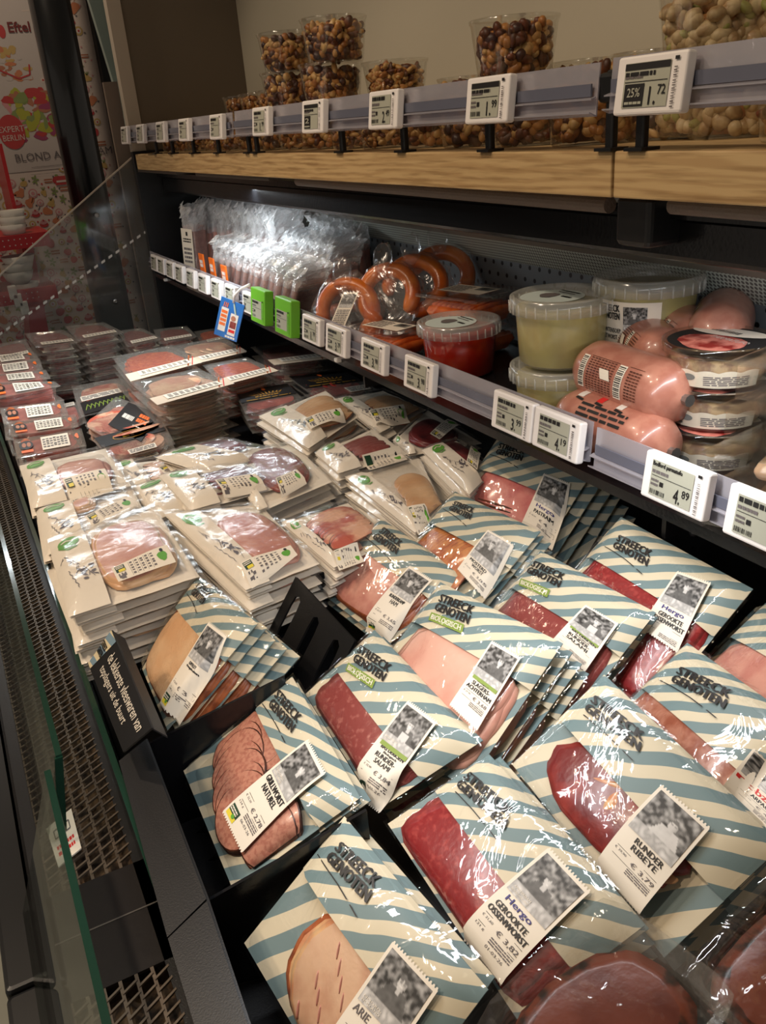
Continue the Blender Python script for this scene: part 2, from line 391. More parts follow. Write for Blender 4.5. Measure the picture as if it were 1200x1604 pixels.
def copy_tree(o, d=(0, 0, 0), label=None, rot=None, parent=None, group=None):
    c = o.copy(); sc.collection.objects.link(c); ORG[c.name] = ORG[o.name] + np.array(d, float)
    if parent is not None: c.parent = parent
    else:
        c.location = o.location + Vector([float(x) for x in d])
        if rot: c.rotation_euler = (o.rotation_euler[0] + rot[0], o.rotation_euler[1] + rot[1], o.rotation_euler[2] + rot[2])
        if label: c['label'] = label
        if group: c['group'] = group
    for ch in [x for x in bpy.data.objects if x.parent is o]: copy_tree(ch, parent=c)
    return c
CHILD = {}

# ------------------------------------------------------------------ lettering
GL = {}
BOLD = [(0, 0), (.5, 0), (-.5, 0), (0, .5), (0, -.5)]
def glyphs(txt, bold=0.0):
    key = (txt, bold)
    if key in GL: return GL[key]
    cu = bpy.data.curves.new('t', 'FONT'); cu.body = txt; cu.size = 1; cu.resolution_u = 2; cu.offset = bold
    ob = bpy.data.objects.new('t', cu); sc.collection.objects.link(ob)
    dg = bpy.context.evaluated_depsgraph_get(); me = bpy.data.meshes.new_from_object(ob.evaluated_get(dg))
    vs = np.array([v.co[:2] for v in me.vertices]); fs = [tuple(p.vertices) for p in me.polygons]
    lo, hi = vs.min(0), vs.max(0); vs = (vs - lo) / (hi - lo + 1e-9)
    asp = (hi[0] - lo[0]) / (hi[1] - lo[1] + 1e-9)
    bpy.data.objects.remove(ob); bpy.data.curves.remove(cu); bpy.data.meshes.remove(me)
    GL[key] = (vs, fs, asp); return GL[key]
def write(mb, Q, txt, box, m, bold=0.0, h=0.0, skew=0.0):
    """Q(s,t,h) -> point, t runs down; the words fill the box (s0,t0,s1,t1)"""
    vs, fs, _ = glyphs(txt, 0); s0, t0, s1, t1 = box; bold = bold * .9
    for j, (dx, dy) in enumerate(BOLD[:1] if not bold else BOLD):
        ids = [mb.vert(Q(s0 + x * (s1 - s0) + dx * bold * (s1 - s0), t1 + y * (t0 - t1) + dy * bold * 2 * (t0 - t1), h + j * .00004)) for x, y in vs]
        for f in fs: mb.face([ids[k] for k in f], m)
def rect(mb, Q, box, m, h=0.0, nu=1, nv=1):
    s0, t0, s1, t1 = box; mb.patch(lambda a, b: Q(lerp(s0, s1, a), lerp(t0, t1, b), h), nu, nv, m)
def lines(mb, Q, box, n, m, rng, h=0.0, fill=0.55):
    """rows of tiny print too small to read: short dashes"""
    s0, t0, s1, t1 = box
    for i in range(n):
        t = lerp(t0, t1, (i + .5) / n); dt = (t1 - t0) / n * fill / 2; s = s0
        while s < s1:
            l = min(s1 - s, (s1 - s0) * rng.uniform(.08, .3)); rect(mb, Q, (s, t - dt, s + l, t + dt), m, h); s += l + (s1 - s0) * .035
def barcode(mb, Q, box, m, rng, n=14, h=0.0, vert=False):
    s0, t0, s1, t1 = box
    for i in range(n):
        a = (i + rng.uniform(0, .3)) / n; b = a + rng.uniform(.25, .6) / n
        if vert: rect(mb, Q, (s0, lerp(t0, t1, a), s1, lerp(t0, t1, b)), m, h)
        else: rect(mb, Q, (lerp(s0, s1, a), t0, lerp(s0, s1, b), t1), m, h)
def stroke(mb, Q, pts, wd, m, h=0.0):
    for (a, b), (c, d) in zip(pts, pts[1:]):
        dx, dy = c - a, d - b; L = math.hypot(dx, dy) + 1e-9; nx, ny = -dy / L * wd / 2, dx / L * wd / 2
        mb.face([mb.vert(Q(a + nx, b + ny, h)), mb.vert(Q(c + nx, d + ny, h)), mb.vert(Q(c - nx, d - ny, h)), mb.vert(Q(a - nx, b - ny, h))], m)
def ellipse(mb, Q, cs, ct, rs, rt, m, h=0.0, n=18, wob=0.0, seed=0, rot=0.0):
    r_ = random.Random(seed); pts = []
    ph = [r_.uniform(0, 6.28) for _ in range(3)]
    for k in range(n):
        a = k * 2 * math.pi / n; q = 1 + wob * (math.sin(2 * a + ph[0]) * .5 + math.sin(3 * a + ph[1]) * .5 + math.sin(7 * a + ph[2]) * .25)
        x, y = rs * q * math.cos(a), rt * q * math.sin(a)
        pts.append(mb.vert(Q(cs + x * math.cos(rot) - y * math.sin(rot), ct + x * math.sin(rot) + y * math.cos(rot), h)))
    mb.face(pts, m)
def photo(mb, Q, box, seed, style=0, nu=38, nv=38, h=0.0):
    """a small black-and-white printed photograph: a butcher among his wares"""
    s0, t0, s1, t1 = box; r_ = random.Random(seed); ox = r_.uniform(0, 99)
    fx, fy = r_.uniform(.42, .62), r_.uniform(.28, .38)
    def c(a, b):
        n = noise.noise(Vector((a * 5 + ox, b * 5, 0))) * .5 + noise.noise(Vector((a * 13 + ox, b * 13, 3))) * .5
        g = .14 + .62 * max(-.2, n) + .10 * math.sin(b * 30 + a * 5) * math.sin(a * 17)
        if style == 3: g += .3 * (1 - b)
        body = abs(a - fx) < .13 + (b - fy) * .5 and b > fy + .12
        if body: g = (.10 if style != 2 else .62) + .10 * n
        if body and style in (1,) and abs(a - fx) < .13 and b > fy + .22: g = .60 + .1 * n
        if body and abs(a - fx) < .05 and b < fy + .2: g = .55
        d = ((a - fx) / .10) ** 2 + ((b - fy) / .13) ** 2
        if d < 1:
            g = .60 + .10 * n - .25 * max(0, (a - fx) / .1)
            if b < fy - .05 + abs(a - fx) * .2: g = .14
            if abs(a - fx) < .035 and abs(b - fy - .055) < .012: g = .75
            if abs(b - fy + .01) < .014 and abs(abs(a - fx) - .04) < .022: g = .28
        if b > .74: g = .35 + .5 * abs(noise.noise(Vector((a * 8 + ox, b * 8, 7))))
        g = max(.015, min(.75, g)); return (g, g * .97, g * .93)
    mb.patch(lambda a, b: Q(lerp(s0, s1, a), lerp(t0, t1, b), h), nu, nv, 'photo_print', None, c)

# ------------------------------------------------------------------ the room
def struct(name, fn, kind='structure', **k):
    mb = MB(); fn(mb); return mb.build(name, kind=kind, **k)
struct('floor', lambda b: b.box((0.8, 2.2, -HZ - .05), (8, 10, .1), 'floor_tile'))
struct('ceiling', lambda b: b.box((0.8, 2.2, 1.65), (8, 10, .1), 'ceiling_white'))
def wallp(b):
    Yw = 4.2
    b.box((0.25, Yw + .05, 0.05), (1.16, .1, 3.1), 'wall_white')
    Q = lambda s, t, h: V(s, Yw - .002 - h, t)
    rng = random.Random(4); pal = ['w_red', 'w_orange', 'w_green', 'w_gold', 'pinkish', 'brownish', 'w_red', 'pinkish']
    rows = 46; cell = .047
    for j in range(rows):
        for i in range(24):
            x = -.28 + (i + (j % 2) * .5) * cell + rng.uniform(-.007, .007); z = .62 - j * cell * .9 + rng.uniform(-.006, .006)
            if x > .79 or z < -1.35: continue
            if z > -.12 and x < .575: continue
            k = (i * 3 + j * 5) % 8; r = rng.uniform(.014, .020); m = pal[k]
            if k == 0:
                ellipse(b, Q, x, z, r, r * .95, m, wob=.12, seed=j, n=12); ellipse(b, Q, x, z + r, r * .4, r * .25, 'w_green', .001, n=8)
            elif k == 1:
                ellipse(b, Q, x, z, r, r, m, n=10, wob=.4, seed=i); stroke(b, Q, [(x, z + r), (x + .006, z + r * 1.6)], .002, 'brownish')
            elif k == 2:
                for q in range(5): ellipse(b, Q, x + .008 * math.cos(q * 1.25), z + .012 * math.sin(q * 1.25), .008, .004, m, .0005 * q, n=8, rot=q * 1.25)
            elif k == 3:
                ellipse(b, Q, x, z, r, r, 'w_gold', n=14); ellipse(b, Q, x, z, r * .6, r * .6, 'wall_white', .001, n=12); ellipse(b, Q, x, z, r * .25, r * .25, 'w_red', .002, n=8)
            elif k == 4:
                for q in range(3): ellipse(b, Q, x, z, r * (1 - q * .3), r * (1 - q * .3), ('pinkish', 'wall_white', 'pinkish')[q], .001 * q, n=14)
                stroke(b, Q, [(x - .004, z - r), (x - .014, z - r * 2)], .003, 'violet_ink')
            elif k == 5:
                rect(b, Q, (x - r, z - r * .5, x + r, z + r * .5), 'brownish'); rect(b, Q, (x - r, z - r * .1, x + r, z + r * .1), 'wall_white', .001)
            elif k == 6:
                ellipse(b, Q, x, z - .004, r, r * .6, 'w_red', n=12); ellipse(b, Q, x, z + .006, r * .8, r * .5, 'pinkish', .001, n=12); ellipse(b, Q, x, z + .014, .004, .004, 'w_red', .002, n=8)
            else:
                ellipse(b, Q, x, z - .006, r * .8, r * .8, 'w_gold', n=10, wob=.3, seed=j); 
                for q in (-1, 0, 1): stroke(b, Q, [(x, z + .004), (x + q * .008, z + .018)], .003, 'w_green')
            if rng.random() < .8: ellipse(b, Q, x + cell * .5, z + rng.uniform(-.02, .02), .004, .004, rng.choice(['violet_ink', 'w_red', 'pinkish', 'grey_ink']), n=6)
    # the printed poster field
    rect(b, Q, (.02, -.1, .60, .7), 'poster_grey', .0005)
    for k in range(60):
        ellipse(b, Q, rng.uniform(.42, .62), rng.uniform(.02, .20), rng.uniform(.008, .03), rng.uniform(.008, .025), rng.choice(['leaf_yellow', 'leaf_yellow', 'w_green', 'pinkish', 'brownish', 'magenta', 'w_red']), .001 + k * .00002, n=12, wob=.3, seed=k)
    for k in range(24): ellipse(b, Q, rng.uniform(.43, .55), rng.uniform(.25, .36), rng.uniform(.008, .022), rng.uniform(.006, .014), rng.choice(['brownish', 'w_orange', 'poster_grey', 'w_gold']), .0012 + k * .00002, n=10, wob=.3, seed=k + 90)
    ellipse(b, Q, .474, .42, .014, .024, 'w_red', .002); stroke(b, Q, [(.43, .285), (.5, .25), (.545, .262), (.55, .30)], .006, 'w_red', .003)
    ellipse(b, Q, .425, .055, .052, .066, 'w_red', .003, n=28)
    def W(px0, py0, px1, py1):     # box on the wall from two opposite picture points
        a, c = onY(px0, py0, Yw), onY(px1, py1, Yw); return (a[0], max(a[2], c[2]), c[0], min(a[2], c[2]))
    def wr(txt, x0, z0, wd, ht, m, sl=0.0, hh=.004, bold=0):
        vs, fs, _ = glyphs(txt, bold); ids = [b.vert(Q(x0 + x * wd, z0 + y * ht + x * sl, hh)) for x, y in vs]
        for f in fs: b.face([ids[k] for k in f], m)
    wr('EXPERT', .375, .055, .10, .022, 'wall_white'); wr('BERLIN', .385, .022, .085, .022, 'wall_white')
    wr('BLOND AMSTERDAM', .415, -.06, .40, .03, 'grey_ink'); wr('Eftel', .50, .415, .085, .038, 'brownred', bold=.02)
    rect(b, Q, (.47, -.087, .62, -.0855), 'grey_ink', .003); rect(b, Q, (.46, -.115, .62, -.114), 'grey_ink', .003)
    rect(b, Q, (.552, -.165, .60, -.13), 'w_red', .003); rect(b, Q, (.558, -.155, .60, -.147), 'wall_white', .004)
mat('w_red', rgb(178, 62, 62), 0.6); mat('w_orange', rgb(190, 120, 84), 0.6); mat('w_green', rgb(128, 142, 84), 0.6); mat('w_gold', rgb(186, 156, 96), 0.6); mat('pinkish', rgb(196, 138, 140), 0.6); mat('brownish', rgb(168, 110, 84), 0.6); mat('poster_grey', rgb(188, 178, 172), 0.6)
mat('leaf_yellow', rgb(165, 165, 60), 0.6); mat('magenta', rgb(150, 66, 98), 0.6); mat('brownred', rgb(110, 40, 40), 0.6)
struct('wall_back', wallp)
struct('trim_1', lambda b: b.box((.85, 4.2, .05), (.05, .12, 3.1), 'deep_black'))
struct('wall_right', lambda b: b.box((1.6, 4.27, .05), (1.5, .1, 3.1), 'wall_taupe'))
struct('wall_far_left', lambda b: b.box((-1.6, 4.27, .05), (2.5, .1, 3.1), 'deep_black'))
mb = MB(); mb.lathe([(.076, -HZ), (.076, 1.6)], (.632, 3.9, 0), 'column_black', 40)
mb.build('round_column', smooth=True, label='tall glossy black round column standing in front of the patterned wallpaper', cat='column')
def teal_panel(b):
    p = [onY(137, -8, 3.2), onY(168, -8, 3.2), onY(212, 215, 3.2), onY(203, 212, 3.2)]; b.prism(p, V(0, .03, 0), 'teal')
mb = MB(); teal_panel(mb); mb.prism([onY(166, -10, 3.19), onY(171, -10, 3.19), onY(214, 215, 3.19), onY(211, 215, 3.19)], V(0, .03, 0), 'beige_trim')
mb.build('slanting_board', label='narrow pale green slanting panel with a light edge beside the upper cabinet frame', cat='panel')

# red display rack with crockery, far left
rk = empty('display_rack', onY(20, 470, 3.75), 'red polka-dot display rack with crockery at the left edge of the wallpaper', 'rack')
mb = MB()
pa, pb = onY(2, 225, 3.75), onY(66, 500, 3.75)
xx = pa[0]
for k, (x0, x1) in enumerate([(.285, .295)]): pass
mb.prism([onY(-3, 225, 3.75), onY(3, 225, 3.75), onY(66, 500, 3.75), onY(60, 500, 3.75)], V(0, .3, 0), 'red_paint')
mb.build('upright', rk)
for k, (a, b_) in enumerate([((8, 365), (52, 385)), ((22, 445), (62, 470))]):
    mb = MB(); p0, p1 = onY(*a, 3.7), onY(*b_, 3.7)
    mb.box(((p0[0] + p1[0]) / 2 - .05, 3.75, (p0[2] + p1[2]) / 2), (.30, .3, .05 if k == 0 else .05), 'red_paint')
    Q = lambda s, t, h: V(s, 3.599 - h, t)
    for i in range(14):
        for j in range(2): ellipse(mb, Q, p1[0] - .01 - i * .02, (p0[2] + p1[2]) / 2 - .01 + j * .02, .0025, .0025, 'china', n=6)
    mb.build('rack_shelf', rk)
mb = MB(); mb.prism([onY(38, 385, 3.72), onY(52, 385, 3.72), onY(80, 540, 3.72), onY(48, 540, 3.72)], V(0, .2, 0), 'red_paint'); mb.build('rack_front', rk)
def bowlmesh(mb, c, r, h_):
    mb.lathe([(r * .45, 0), (r * .8, h_ * .4), (r, h_), (r * .93, h_), (r * .7, h_ * .45), (r * .3, h_ * .15)], c, 'china', 24, capt=True)
for k, (px, py, r, h_) in enumerate([(22, 362, .05, .05), (21, 350, .05, .05), (20, 340, .048, .05), (30, 435, .058, .05), (30, 422, .058, .05), (30, 411, .062, .05), (42, 455, .05, .06)]):
    c = onY(px, py, 3.66); mb = MB(); bowlmesh(mb, c - V(0, 0, h_ / 2), r, h_)
    txt = ['bottom bowl', 'middle bowl', 'top bowl', 'bottom bowl', 'middle bowl', 'top bowl'][k] + (' of the upper white stack on the red rack' if k < 3 else ' of the lower white stack on the red rack') if k < 6 else 'white mug standing in front of the lower bowl stack on the red rack'
    mb.build('bowl' if k < 6 else 'mug', smooth=True, label=txt, cat='bowl' if k < 6 else 'mug', group='crockery on the red rack')
for k, (px, py) in enumerate([(20, 458), (28, 470), (38, 482)]):
    c = onY(px, py, 3.6); mb = MB(); mb.box(c, (.03, .03, .05), 'white_plastic', bev=.004)
    mb.build('gift_box', label=('highest', 'middle', 'lowest')[k] + ' of three small pale boxes hanging at the left of the red rack', cat='box', group='boxes on the red rack')

# ------------------------------------------------------------------ the refrigerated cabinet
CAB = empty('refrigerated_cabinet', (0.45, 1.4, -HZ), 'long black open refrigerated display cabinet filled with packed meats', 'refrigerator')
def part(name, fn, parent=None, **k):
    mb = MB(); fn(mb); return mb.build(name, parent if parent is not None else CAB, **k)
Y0, Y1 = -.25, 2.78
part('well_floor', lambda b: b.box((.48, (Y0 + Y1) / 2, -.69), (.86, Y1 - Y0, .03), 'black_metal'))
part('well_back_panel', lambda b: b.box((.90, (Y0 + Y1) / 2, -.53), (.02, Y1 - Y0, .30), 'well_back'))
part('pegboard_panel', lambda b: b.box((.895, (Y0 + Y1) / 2, -.30), (.02, Y1 - Y0, .16), 'pegboard'))
part('air_outlet_strip', lambda b: (b.prism([V(.885, Y0, -.245), V(.885, Y1, -.245), V(.85, Y1, -.205), V(.85, Y0, -.205)], V(.01, 0, .01), 'mesh_strip')))
part('lamp_reflector', lambda b: b.prism([V(.85, Y0, -.205), V(.85, Y1, -.205), V(.80, Y1, -.172), V(.80, Y0, -.172)], V(.0, 0, .01), 'reflector_grey'))
part('silver_bead', lambda b: b.box((.80, (Y0 + Y1) / 2, -.170), (.006, Y1 - Y0, .006), 'silver_edge'))
part('canopy_beam', lambda b: (b.box((.735, (Y0 + Y1) / 2, -.135), (.13, Y1 - Y0, .045), 'black_gloss', bev=.006)))
part('canopy_lip', lambda b: (b.box((.66, (Y0 + Y1) / 2, -.108), (.006, Y1 - Y0, .012), 'black_gloss')))
part('night_blind', lambda b: b.tube([V(.645, .75, -.103), V(.645, 1.62, -.099)], .0085, 'blind_cloth', 14))
part('night_blind', lambda b: b.tube([V(.645, -.2, -.103), V(.645, .66, -.099)], .0085, 'blind_cloth', 14))
part('blind_bracket', lambda b: b.box((.655, .70, -.115), (.05, .05, .05), 'black_plastic', bev=.006))
for y in (1.62, 2.3): part('underside_cover', lambda b: b.box((.64, y + .3, -.093), (.07, .5, .006), 'grey_metal'))
part('end_panel', lambda b: b.box((.80, 2.80, -.37), (.40, .03, .66), 'side_panel'))
part('end_post', lambda b: b.box((.59, 2.88, -.45), (.04, .02, 1.2), 'wall_taupe'))
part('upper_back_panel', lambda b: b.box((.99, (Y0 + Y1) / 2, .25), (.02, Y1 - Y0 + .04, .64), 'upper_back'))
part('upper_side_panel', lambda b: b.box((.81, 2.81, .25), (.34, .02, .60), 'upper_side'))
part('upper_frame', lambda b: b.box((.622, 2.81, .25), (.038, .04, .60), 'beige_trim'))
part('shelf_board', lambda b: b.box((.79, (.697 + 2.76) / 2, -.068), (.38, 2.76 - .697 - .002, .042), 'oak', bev=.0015))
part('shelf_board', lambda b: b.box((.79, (.694 + Y0) / 2, -.068), (.38, .694 - Y0, .042), 'oak', bev=.0015))
part('steel_shelf', lambda b: b.box((.742, (Y0 + Y1) / 2, -.392), (.285, Y1 - Y0, .012), 'black_gloss'))
for y in (2.2, 1.35, .62): part('shelf_bracket', lambda b: b.box((.75, y, -.415), (.26, .006, .035), 'black_metal'))
for q in [(262, 438), (230 + 430 / 6, 290 + 905 / 6), (680, 617), (533, 563), (413, 500)]:
    part('rail_clip', lambda b: b.box(onX(*q, .60), (.02, .012, .008), 'white_plastic', bev=.002))
for q in [(688, 418), (558, 383), (1137, 480), (1092, 833)]:
    part('hook_knob', lambda b: b.lathe([(.003, 0), (.006, .004), (.006, .010), (.002, .013)], onX(*q, .883), 'silver_edge', 12, R=np.array([[0, 0, -1], [0, 1, 0], [1, 0, 0]], float)), smooth=True)
# front: inner glass, grille, panes, bumpers
part('inner_glass', lambda b: (b.box((.034, (Y0 + Y1) / 2, -.61), (.0055, Y1 - Y0, .118), 'pane_glass')))
part('inner_glass_edge', lambda b: (b.box((.034, (Y0 + Y1) / 2, -.5495), (.006, Y1 - Y0, .003), 'glass_edge')))
def grille(b):
    x0, x1 = -.049, .026; z = -.60
    for k in range(7): b.box((x0 + .0125 * k, 1.72, z), (.0028, 2.16, .0025), 'grille_metal')
    for k in range(7): b.box((x0 + .0125 * k, .365, z), (.0028, .34, .0025), 'grille_metal')
    def bars(ya, yb):
        y = ya
        while y < yb:
            for k in range(6):
                xa = x0 + .0125 * k; s_ = .0035
                b.prism([V(xa, y - s_, z), V(xa + .0125, y + s_ , z), V(xa + .0125, y + s_ + .0022, z), V(xa, y - s_ + .0022, z)], V(0, 0, .0022), 'grille_metal')
            y += .0118
    bars(.655, 2.76); bars(.2, .53)
    b.box(((x0 + x1) / 2 + .003, .587, z), (x1 - x0 + .012, .116, .003), 'plate_metal')
    b.box(((x0 + x1) / 2 + .003, .590, z + .0018), (x1 - x0 + .012, .0015, .0006), 'silver_edge')
    b.box((x1 + .004, 1.3, z), (.012, 3.0, .003), 'black_metal')
    b.box((x0 - .006, 1.3, z), (.012, 3.0, .003), 'black_metal')
part('air_grille', grille)
part('duct_dirt', lambda b: b.patch(lambda a, c: V(-.055 + .08 * a, .2 + 2.55 * c, -.625 + .012 * noise.noise(Vector((a * 6, c * 90, 0)))), 12, 260, 'debris'))
part('duct_tray', lambda b: b.box((-.014, 1.3, -.65), (.085, 3.0, .01), 'deep_black'))
def pane(ya, yb, xt, name, zt=-.50):
    def f(b):
        b.prism([V(xt, ya, zt), V(xt, yb, zt + .0), V(xt - .052, yb, -.64), V(xt - .052, ya, -.64)], V(-.005, 0, 0), 'front_glass')
    return part(name, f)
pane(.70, Y1, -.008, 'front_pane'); part('front_pane_edge', lambda b: b.box((-.011, (.70 + Y1) / 2, -.4995), (.0055, Y1 - .70, .003), 'glass_edge'))
pane(Y0, .684, -.020, 'front_pane'); part('front_pane_edge', lambda b: b.box((-.023, (.684 + Y0) / 2, -.4995), (.0055, .684 - Y0, .003), 'glass_edge'))
part('pane_end_edge', lambda b: b.prism([V(-.008, .698, -.5), V(-.015, .698, -.5), V(-.03, .698, -.58), V(-.022, .698, -.58)], V(0, .004, 0), 'glass_edge'))
for (ya, yb) in ((Y0, .60), (.604, Y1)):
    part('bumper', lambda b: b.box((-.082, (ya + yb) / 2, -.665), (.036, yb - ya, .05), 'black_plastic', bev=.004))
    part('kick_rail', lambda b: b.box((-.060, (ya + yb) / 2, -.70), (.03, yb - ya, .12), 'black_gloss', bev=.004))
part('front_body', lambda b: b.box((-.01, 1.26, -1.1), (.12, 3.03, .76), 'black_metal'))
part('body', lambda b: b.box((.46, 1.26, -1.08), (.86, 3.03, .74), 'black_metal'))
q4 = [onZ(*p, -.594) for p in ((73, 1300), (112, 1268), (128, 1330), (92, 1360))]
card_ = MB(); card_.prism(q4, V(0, 0, .0015), 'card')
Qn = lambda s, t, h: bil(q4[0], q4[1], q4[3], q4[2], s, t) + V(0, 0, .0017 + h)
lines(card_, Qn, (.15, .55, .85, .85), 2, 'red_ink', random.Random(1), 0); stroke(card_, Qn, [(.2, .2), (.8, .2), (.8, .4), (.2, .4), (.2, .2)], .04, 'grey_ink')
card_.build('notice_card', label='small white notice card lying on the grille under the front glass', cat='card')
# side perspex at the far end
def endglass(b):
    p = [onY(212, 243, 2.82), onY(-20, 449, 2.82), onY(-20, 560, 2.82), V(.03, 2.82, -.66), V(.605, 2.82, -.66)]
    b.prism(p, V(0, .005, 0), 'perspex')
eg = part('end_glass', endglass)
def dashes(b):
    a, c = onY(231, 361, 2.815), onY(-8, 529, 2.815); n = 21
    for k in range(n):
        p, q = lerp(a, c, k / n), lerp(a, c, (k + .5) / n); u = V(0, 0, .0035)
        b.prism([p + u, q + u, q - u, p - u], V(0, -.001, 0), 'china')
part('warning_dashes', dashes, eg)
part('glass_border', lambda b: b.prism([onY(212, 241, 2.815), onY(-20, 447, 2.815), onY(-20, 450, 2.815), onY(212, 244, 2.815)], V(0, .008, 0), 'beige_trim'), eg)
for q in [(152, 337), (181, 472)]:
    part('glass_screw', lambda b: b.lathe([(.007, 0), (.007, .003), (.004, .004)], onY(*q, 2.81), 'silver_edge', 12, R=np.array([[1, 0, 0], [0, 0, -1], [0, 1, 0]], float)), eg)

# ------------------------------------------------------------------ price rails
def rail(name, ya, yb, zt, x, label):
    r = empty(name, (x, (ya + yb) / 2, zt - .045), label, 'price rail', 'clear price rails')
    mb = MB(); n = 1
    mb.prism([V(x, ya, zt), V(x, yb, zt), V(x - .004, yb, zt - .046), V(x - .004, ya, zt - .046)], V(.0016, 0, 0), 'rail_plastic')
    mb.prism([V(x - .004, ya, zt - .046), V(x - .004, yb, zt - .046), V(x - .012, yb, zt - .043), V(x - .012, ya, zt - .043)], V(0, 0, .0014), 'rail_plastic')
    mb.prism([V(x - .004, ya, zt - .030), V(x - .004, yb, zt - .030), V(x - .010, yb, zt - .0315), V(x - .010, ya, zt - .0315)], V(0, 0, .0012), 'rail_plastic')
    mb.build('holder', r)
    mb = MB(); mb.box((x - .0055, (ya + yb) / 2, zt - .023), (.002, yb - ya - .01, .011), 'rail_blue'); mb.build('insert_strip', r)
    return r
XR = .598
rail('price_rail', .712, 2.79, -.322, XR, 'long clear price rail on the lower steel shelf, from the sausages to the soup pails')
rail('price_rail', Y0, .705, -.326, XR, 'shorter clear price rail on the lower steel shelf, in front of the clear cheese tubs')
rail('price_rail', 1.815, 2.83, .029, XR, 'far clear price rail above the wooden shelf, by the dark upper side wall')
rail('price_rail', .715, 1.80, .030, XR, 'middle clear price rail above the wooden shelf')
rail('price_rail', Y0, .697, .032, XR, 'near clear price rail above the wooden shelf, at the right edge')
for k, q in enumerate([(243, 232), (268, 232), (301, 232), (340, 232), (388, 232), (400, 232), (533, 225), (630, 225), (763, 215), (953, 205), (1001, 205)]):
    y = onX(*q, .602)[1]; mb = MB(); mb.box((.606, y, -.012), (.008, .011, .07), 'black_plastic', bev=.002); mb.box((.606, y, -.0455), (.022, .024, .003), 'black_plastic')
    if k in (9,): mb.box((.604, y - .0, .008), (.012, .028, .026), 'black_plastic', bev=.004)
    mb.build('rail_post', label='%s black post from the far end holding the upper price rail' % ORD[k], cat='post', group='posts of the upper price rails')

def esl(px, y_off, zc, label, green=False, price=None, pct=None, title=None, wd=.083, ht=.047, deep=.011, dark=False, seed=0):
    yc = onX(*px, XR - .012)[1]; rng = random.Random(seed)
    root = empty('price_tag', (XR - .01, yc, zc - ht / 2), label, 'price tag', 'electronic shelf price tags')
    x = XR - .008; tl = .006
    if green: ht2, wd2, deep = ht * 1.45, wd * 1.02, .020
    else: ht2, wd2 = ht, wd
    n = V(-1, 0, .13); n /= np.linalg.norm(n); up = V(.13, 0, 1); up /= np.linalg.norm(up)
    R = np.array([n, V(0, -1, 0) * -1, up]).T
    c = V(x, yc, zc) + n * deep / 2
    mb = MB(); mb.box(c + up * (.006 if green else 0), (deep, wd2, ht2), 'esl_green' if green else 'esl_white', R=R, bev=.0022); mb.build('casing', root)
    def Q(s, t, h): return c + n * (deep / 2 + .0004 + h) + V(0, 1, 0) * (wd / 2 - s * wd) + up * (ht / 2 - t * ht)
    mb = MB()
    if green: rect(mb, Q, (.06, .06, .94, .98), 'esl_green', .0002)
    rect(mb, Q, (.14, .13, .80, .88), 'esl_screen', .0004); mb.build('screen', root)
    mb = MB(); h = .0009
    if dark: rect(mb, Q, (.145, .14, .795, .25), 'ink', h)
    if title: write(mb, Q, title, (.16, .15, .62, .27), 'ink', .015, h)
    else: lines(mb, Q, (.16, .16 if not dark else .28, .6, .27 if not dark else .36), 1, 'ink', rng, h, .9)
    rect(mb, Q, (.16, .44, .78, .452), 'ink', h)
    lines(mb, Q, (.16, .30, .42, .42), 1, 'grey_ink', rng, h)
    if pct:
        rect(mb, Q, (.17, .48, .46, .86), 'ink', h); write(mb, Q, pct, (.22, .55, .41, .70), 'esl_screen', .02, h + .0003)
        lines(mb, Q, (.19, .76, .44, .84), 1, 'esl_screen', rng, h + .0003)
    else:
        barcode(mb, Q, (.16, .74, .40, .84), 'ink', rng, 12, h); rect(mb, Q, (.30, .54, .36, .64), 'ink', h)
        lines(mb, Q, (.16, .50, .28, .68), 2, 'grey_ink', rng, h)
    if price:
        a, b_ = price.split('.'); write(mb, Q, a + '.', (.54, .55, .64, .84), 'ink', .03, h); write(mb, Q, b_, (.66, .52, .77, .68), 'ink', .02, h)
    barcode(mb, Q, (.855, .25, .90, .92), 'grey_ink', rng, 16, h, vert=True); rect(mb, Q, (.85, .09, .91, .15), 'ink', h)
    mb.build('print', root)
    return root
low = [(242, 397), (253, 403), (267, 408), (282, 417), (300, 425), (319, 432), (340, 440), (362, 448), (391, 460), (413, 470), (453, 487), (491, 507), (530, 525), (588, 547), (660, 577), (808, 645), (877, 675), (1063, 760), (1205, 815)]
lowlab = ['first', 'second', 'third', 'fourth', 'fifth', 'sixth', 'seventh', 'eighth', 'ninth']
for k, q in enumerate(low):
    g = k in (9, 10)
    if k < 9: lb = lowlab[k] + ' white price tag from the far end of the lower rail'
    else: lb = {9: 'green framed price tag, the farther of the two green ones', 10: 'green framed price tag, the nearer of the two green ones', 11: 'white price tag on the lower rail right beside the near green tag', 12: 'white price tag on the lower rail below the smoked sausage ring', 13: 'white price tag on the lower rail below the rectangular clear tubs', 14: 'white price tag showing 3.98 below the red sauce pail', 15: 'white price tag showing 3.99 below the green soup pails', 16: 'white price tag showing 4.19 below the liver sausages', 17: 'large white price tag showing 4.89 at the near lower rail', 18: 'white price tag cut off by the right edge, lower rail'}[k]
    esl(q, 0, -.3455, lb, green=g, price={14: '3.98', 15: '3.99', 16: '4.19', 17: '4.89', 11: '1.79', 12: '3.29', 13: '3.98'}.get(k), title={17: 'Bedford parmatufo'}.get(k), seed=k, wd=.075 if k < 9 else .083, ht=.045 if k < 9 else .048)
top = [(198, 212), (223, 210), (255, 208), (292, 206), (343, 203), (413, 193), (495, 183), (606, 172), (770, 157), (1025, 137)]
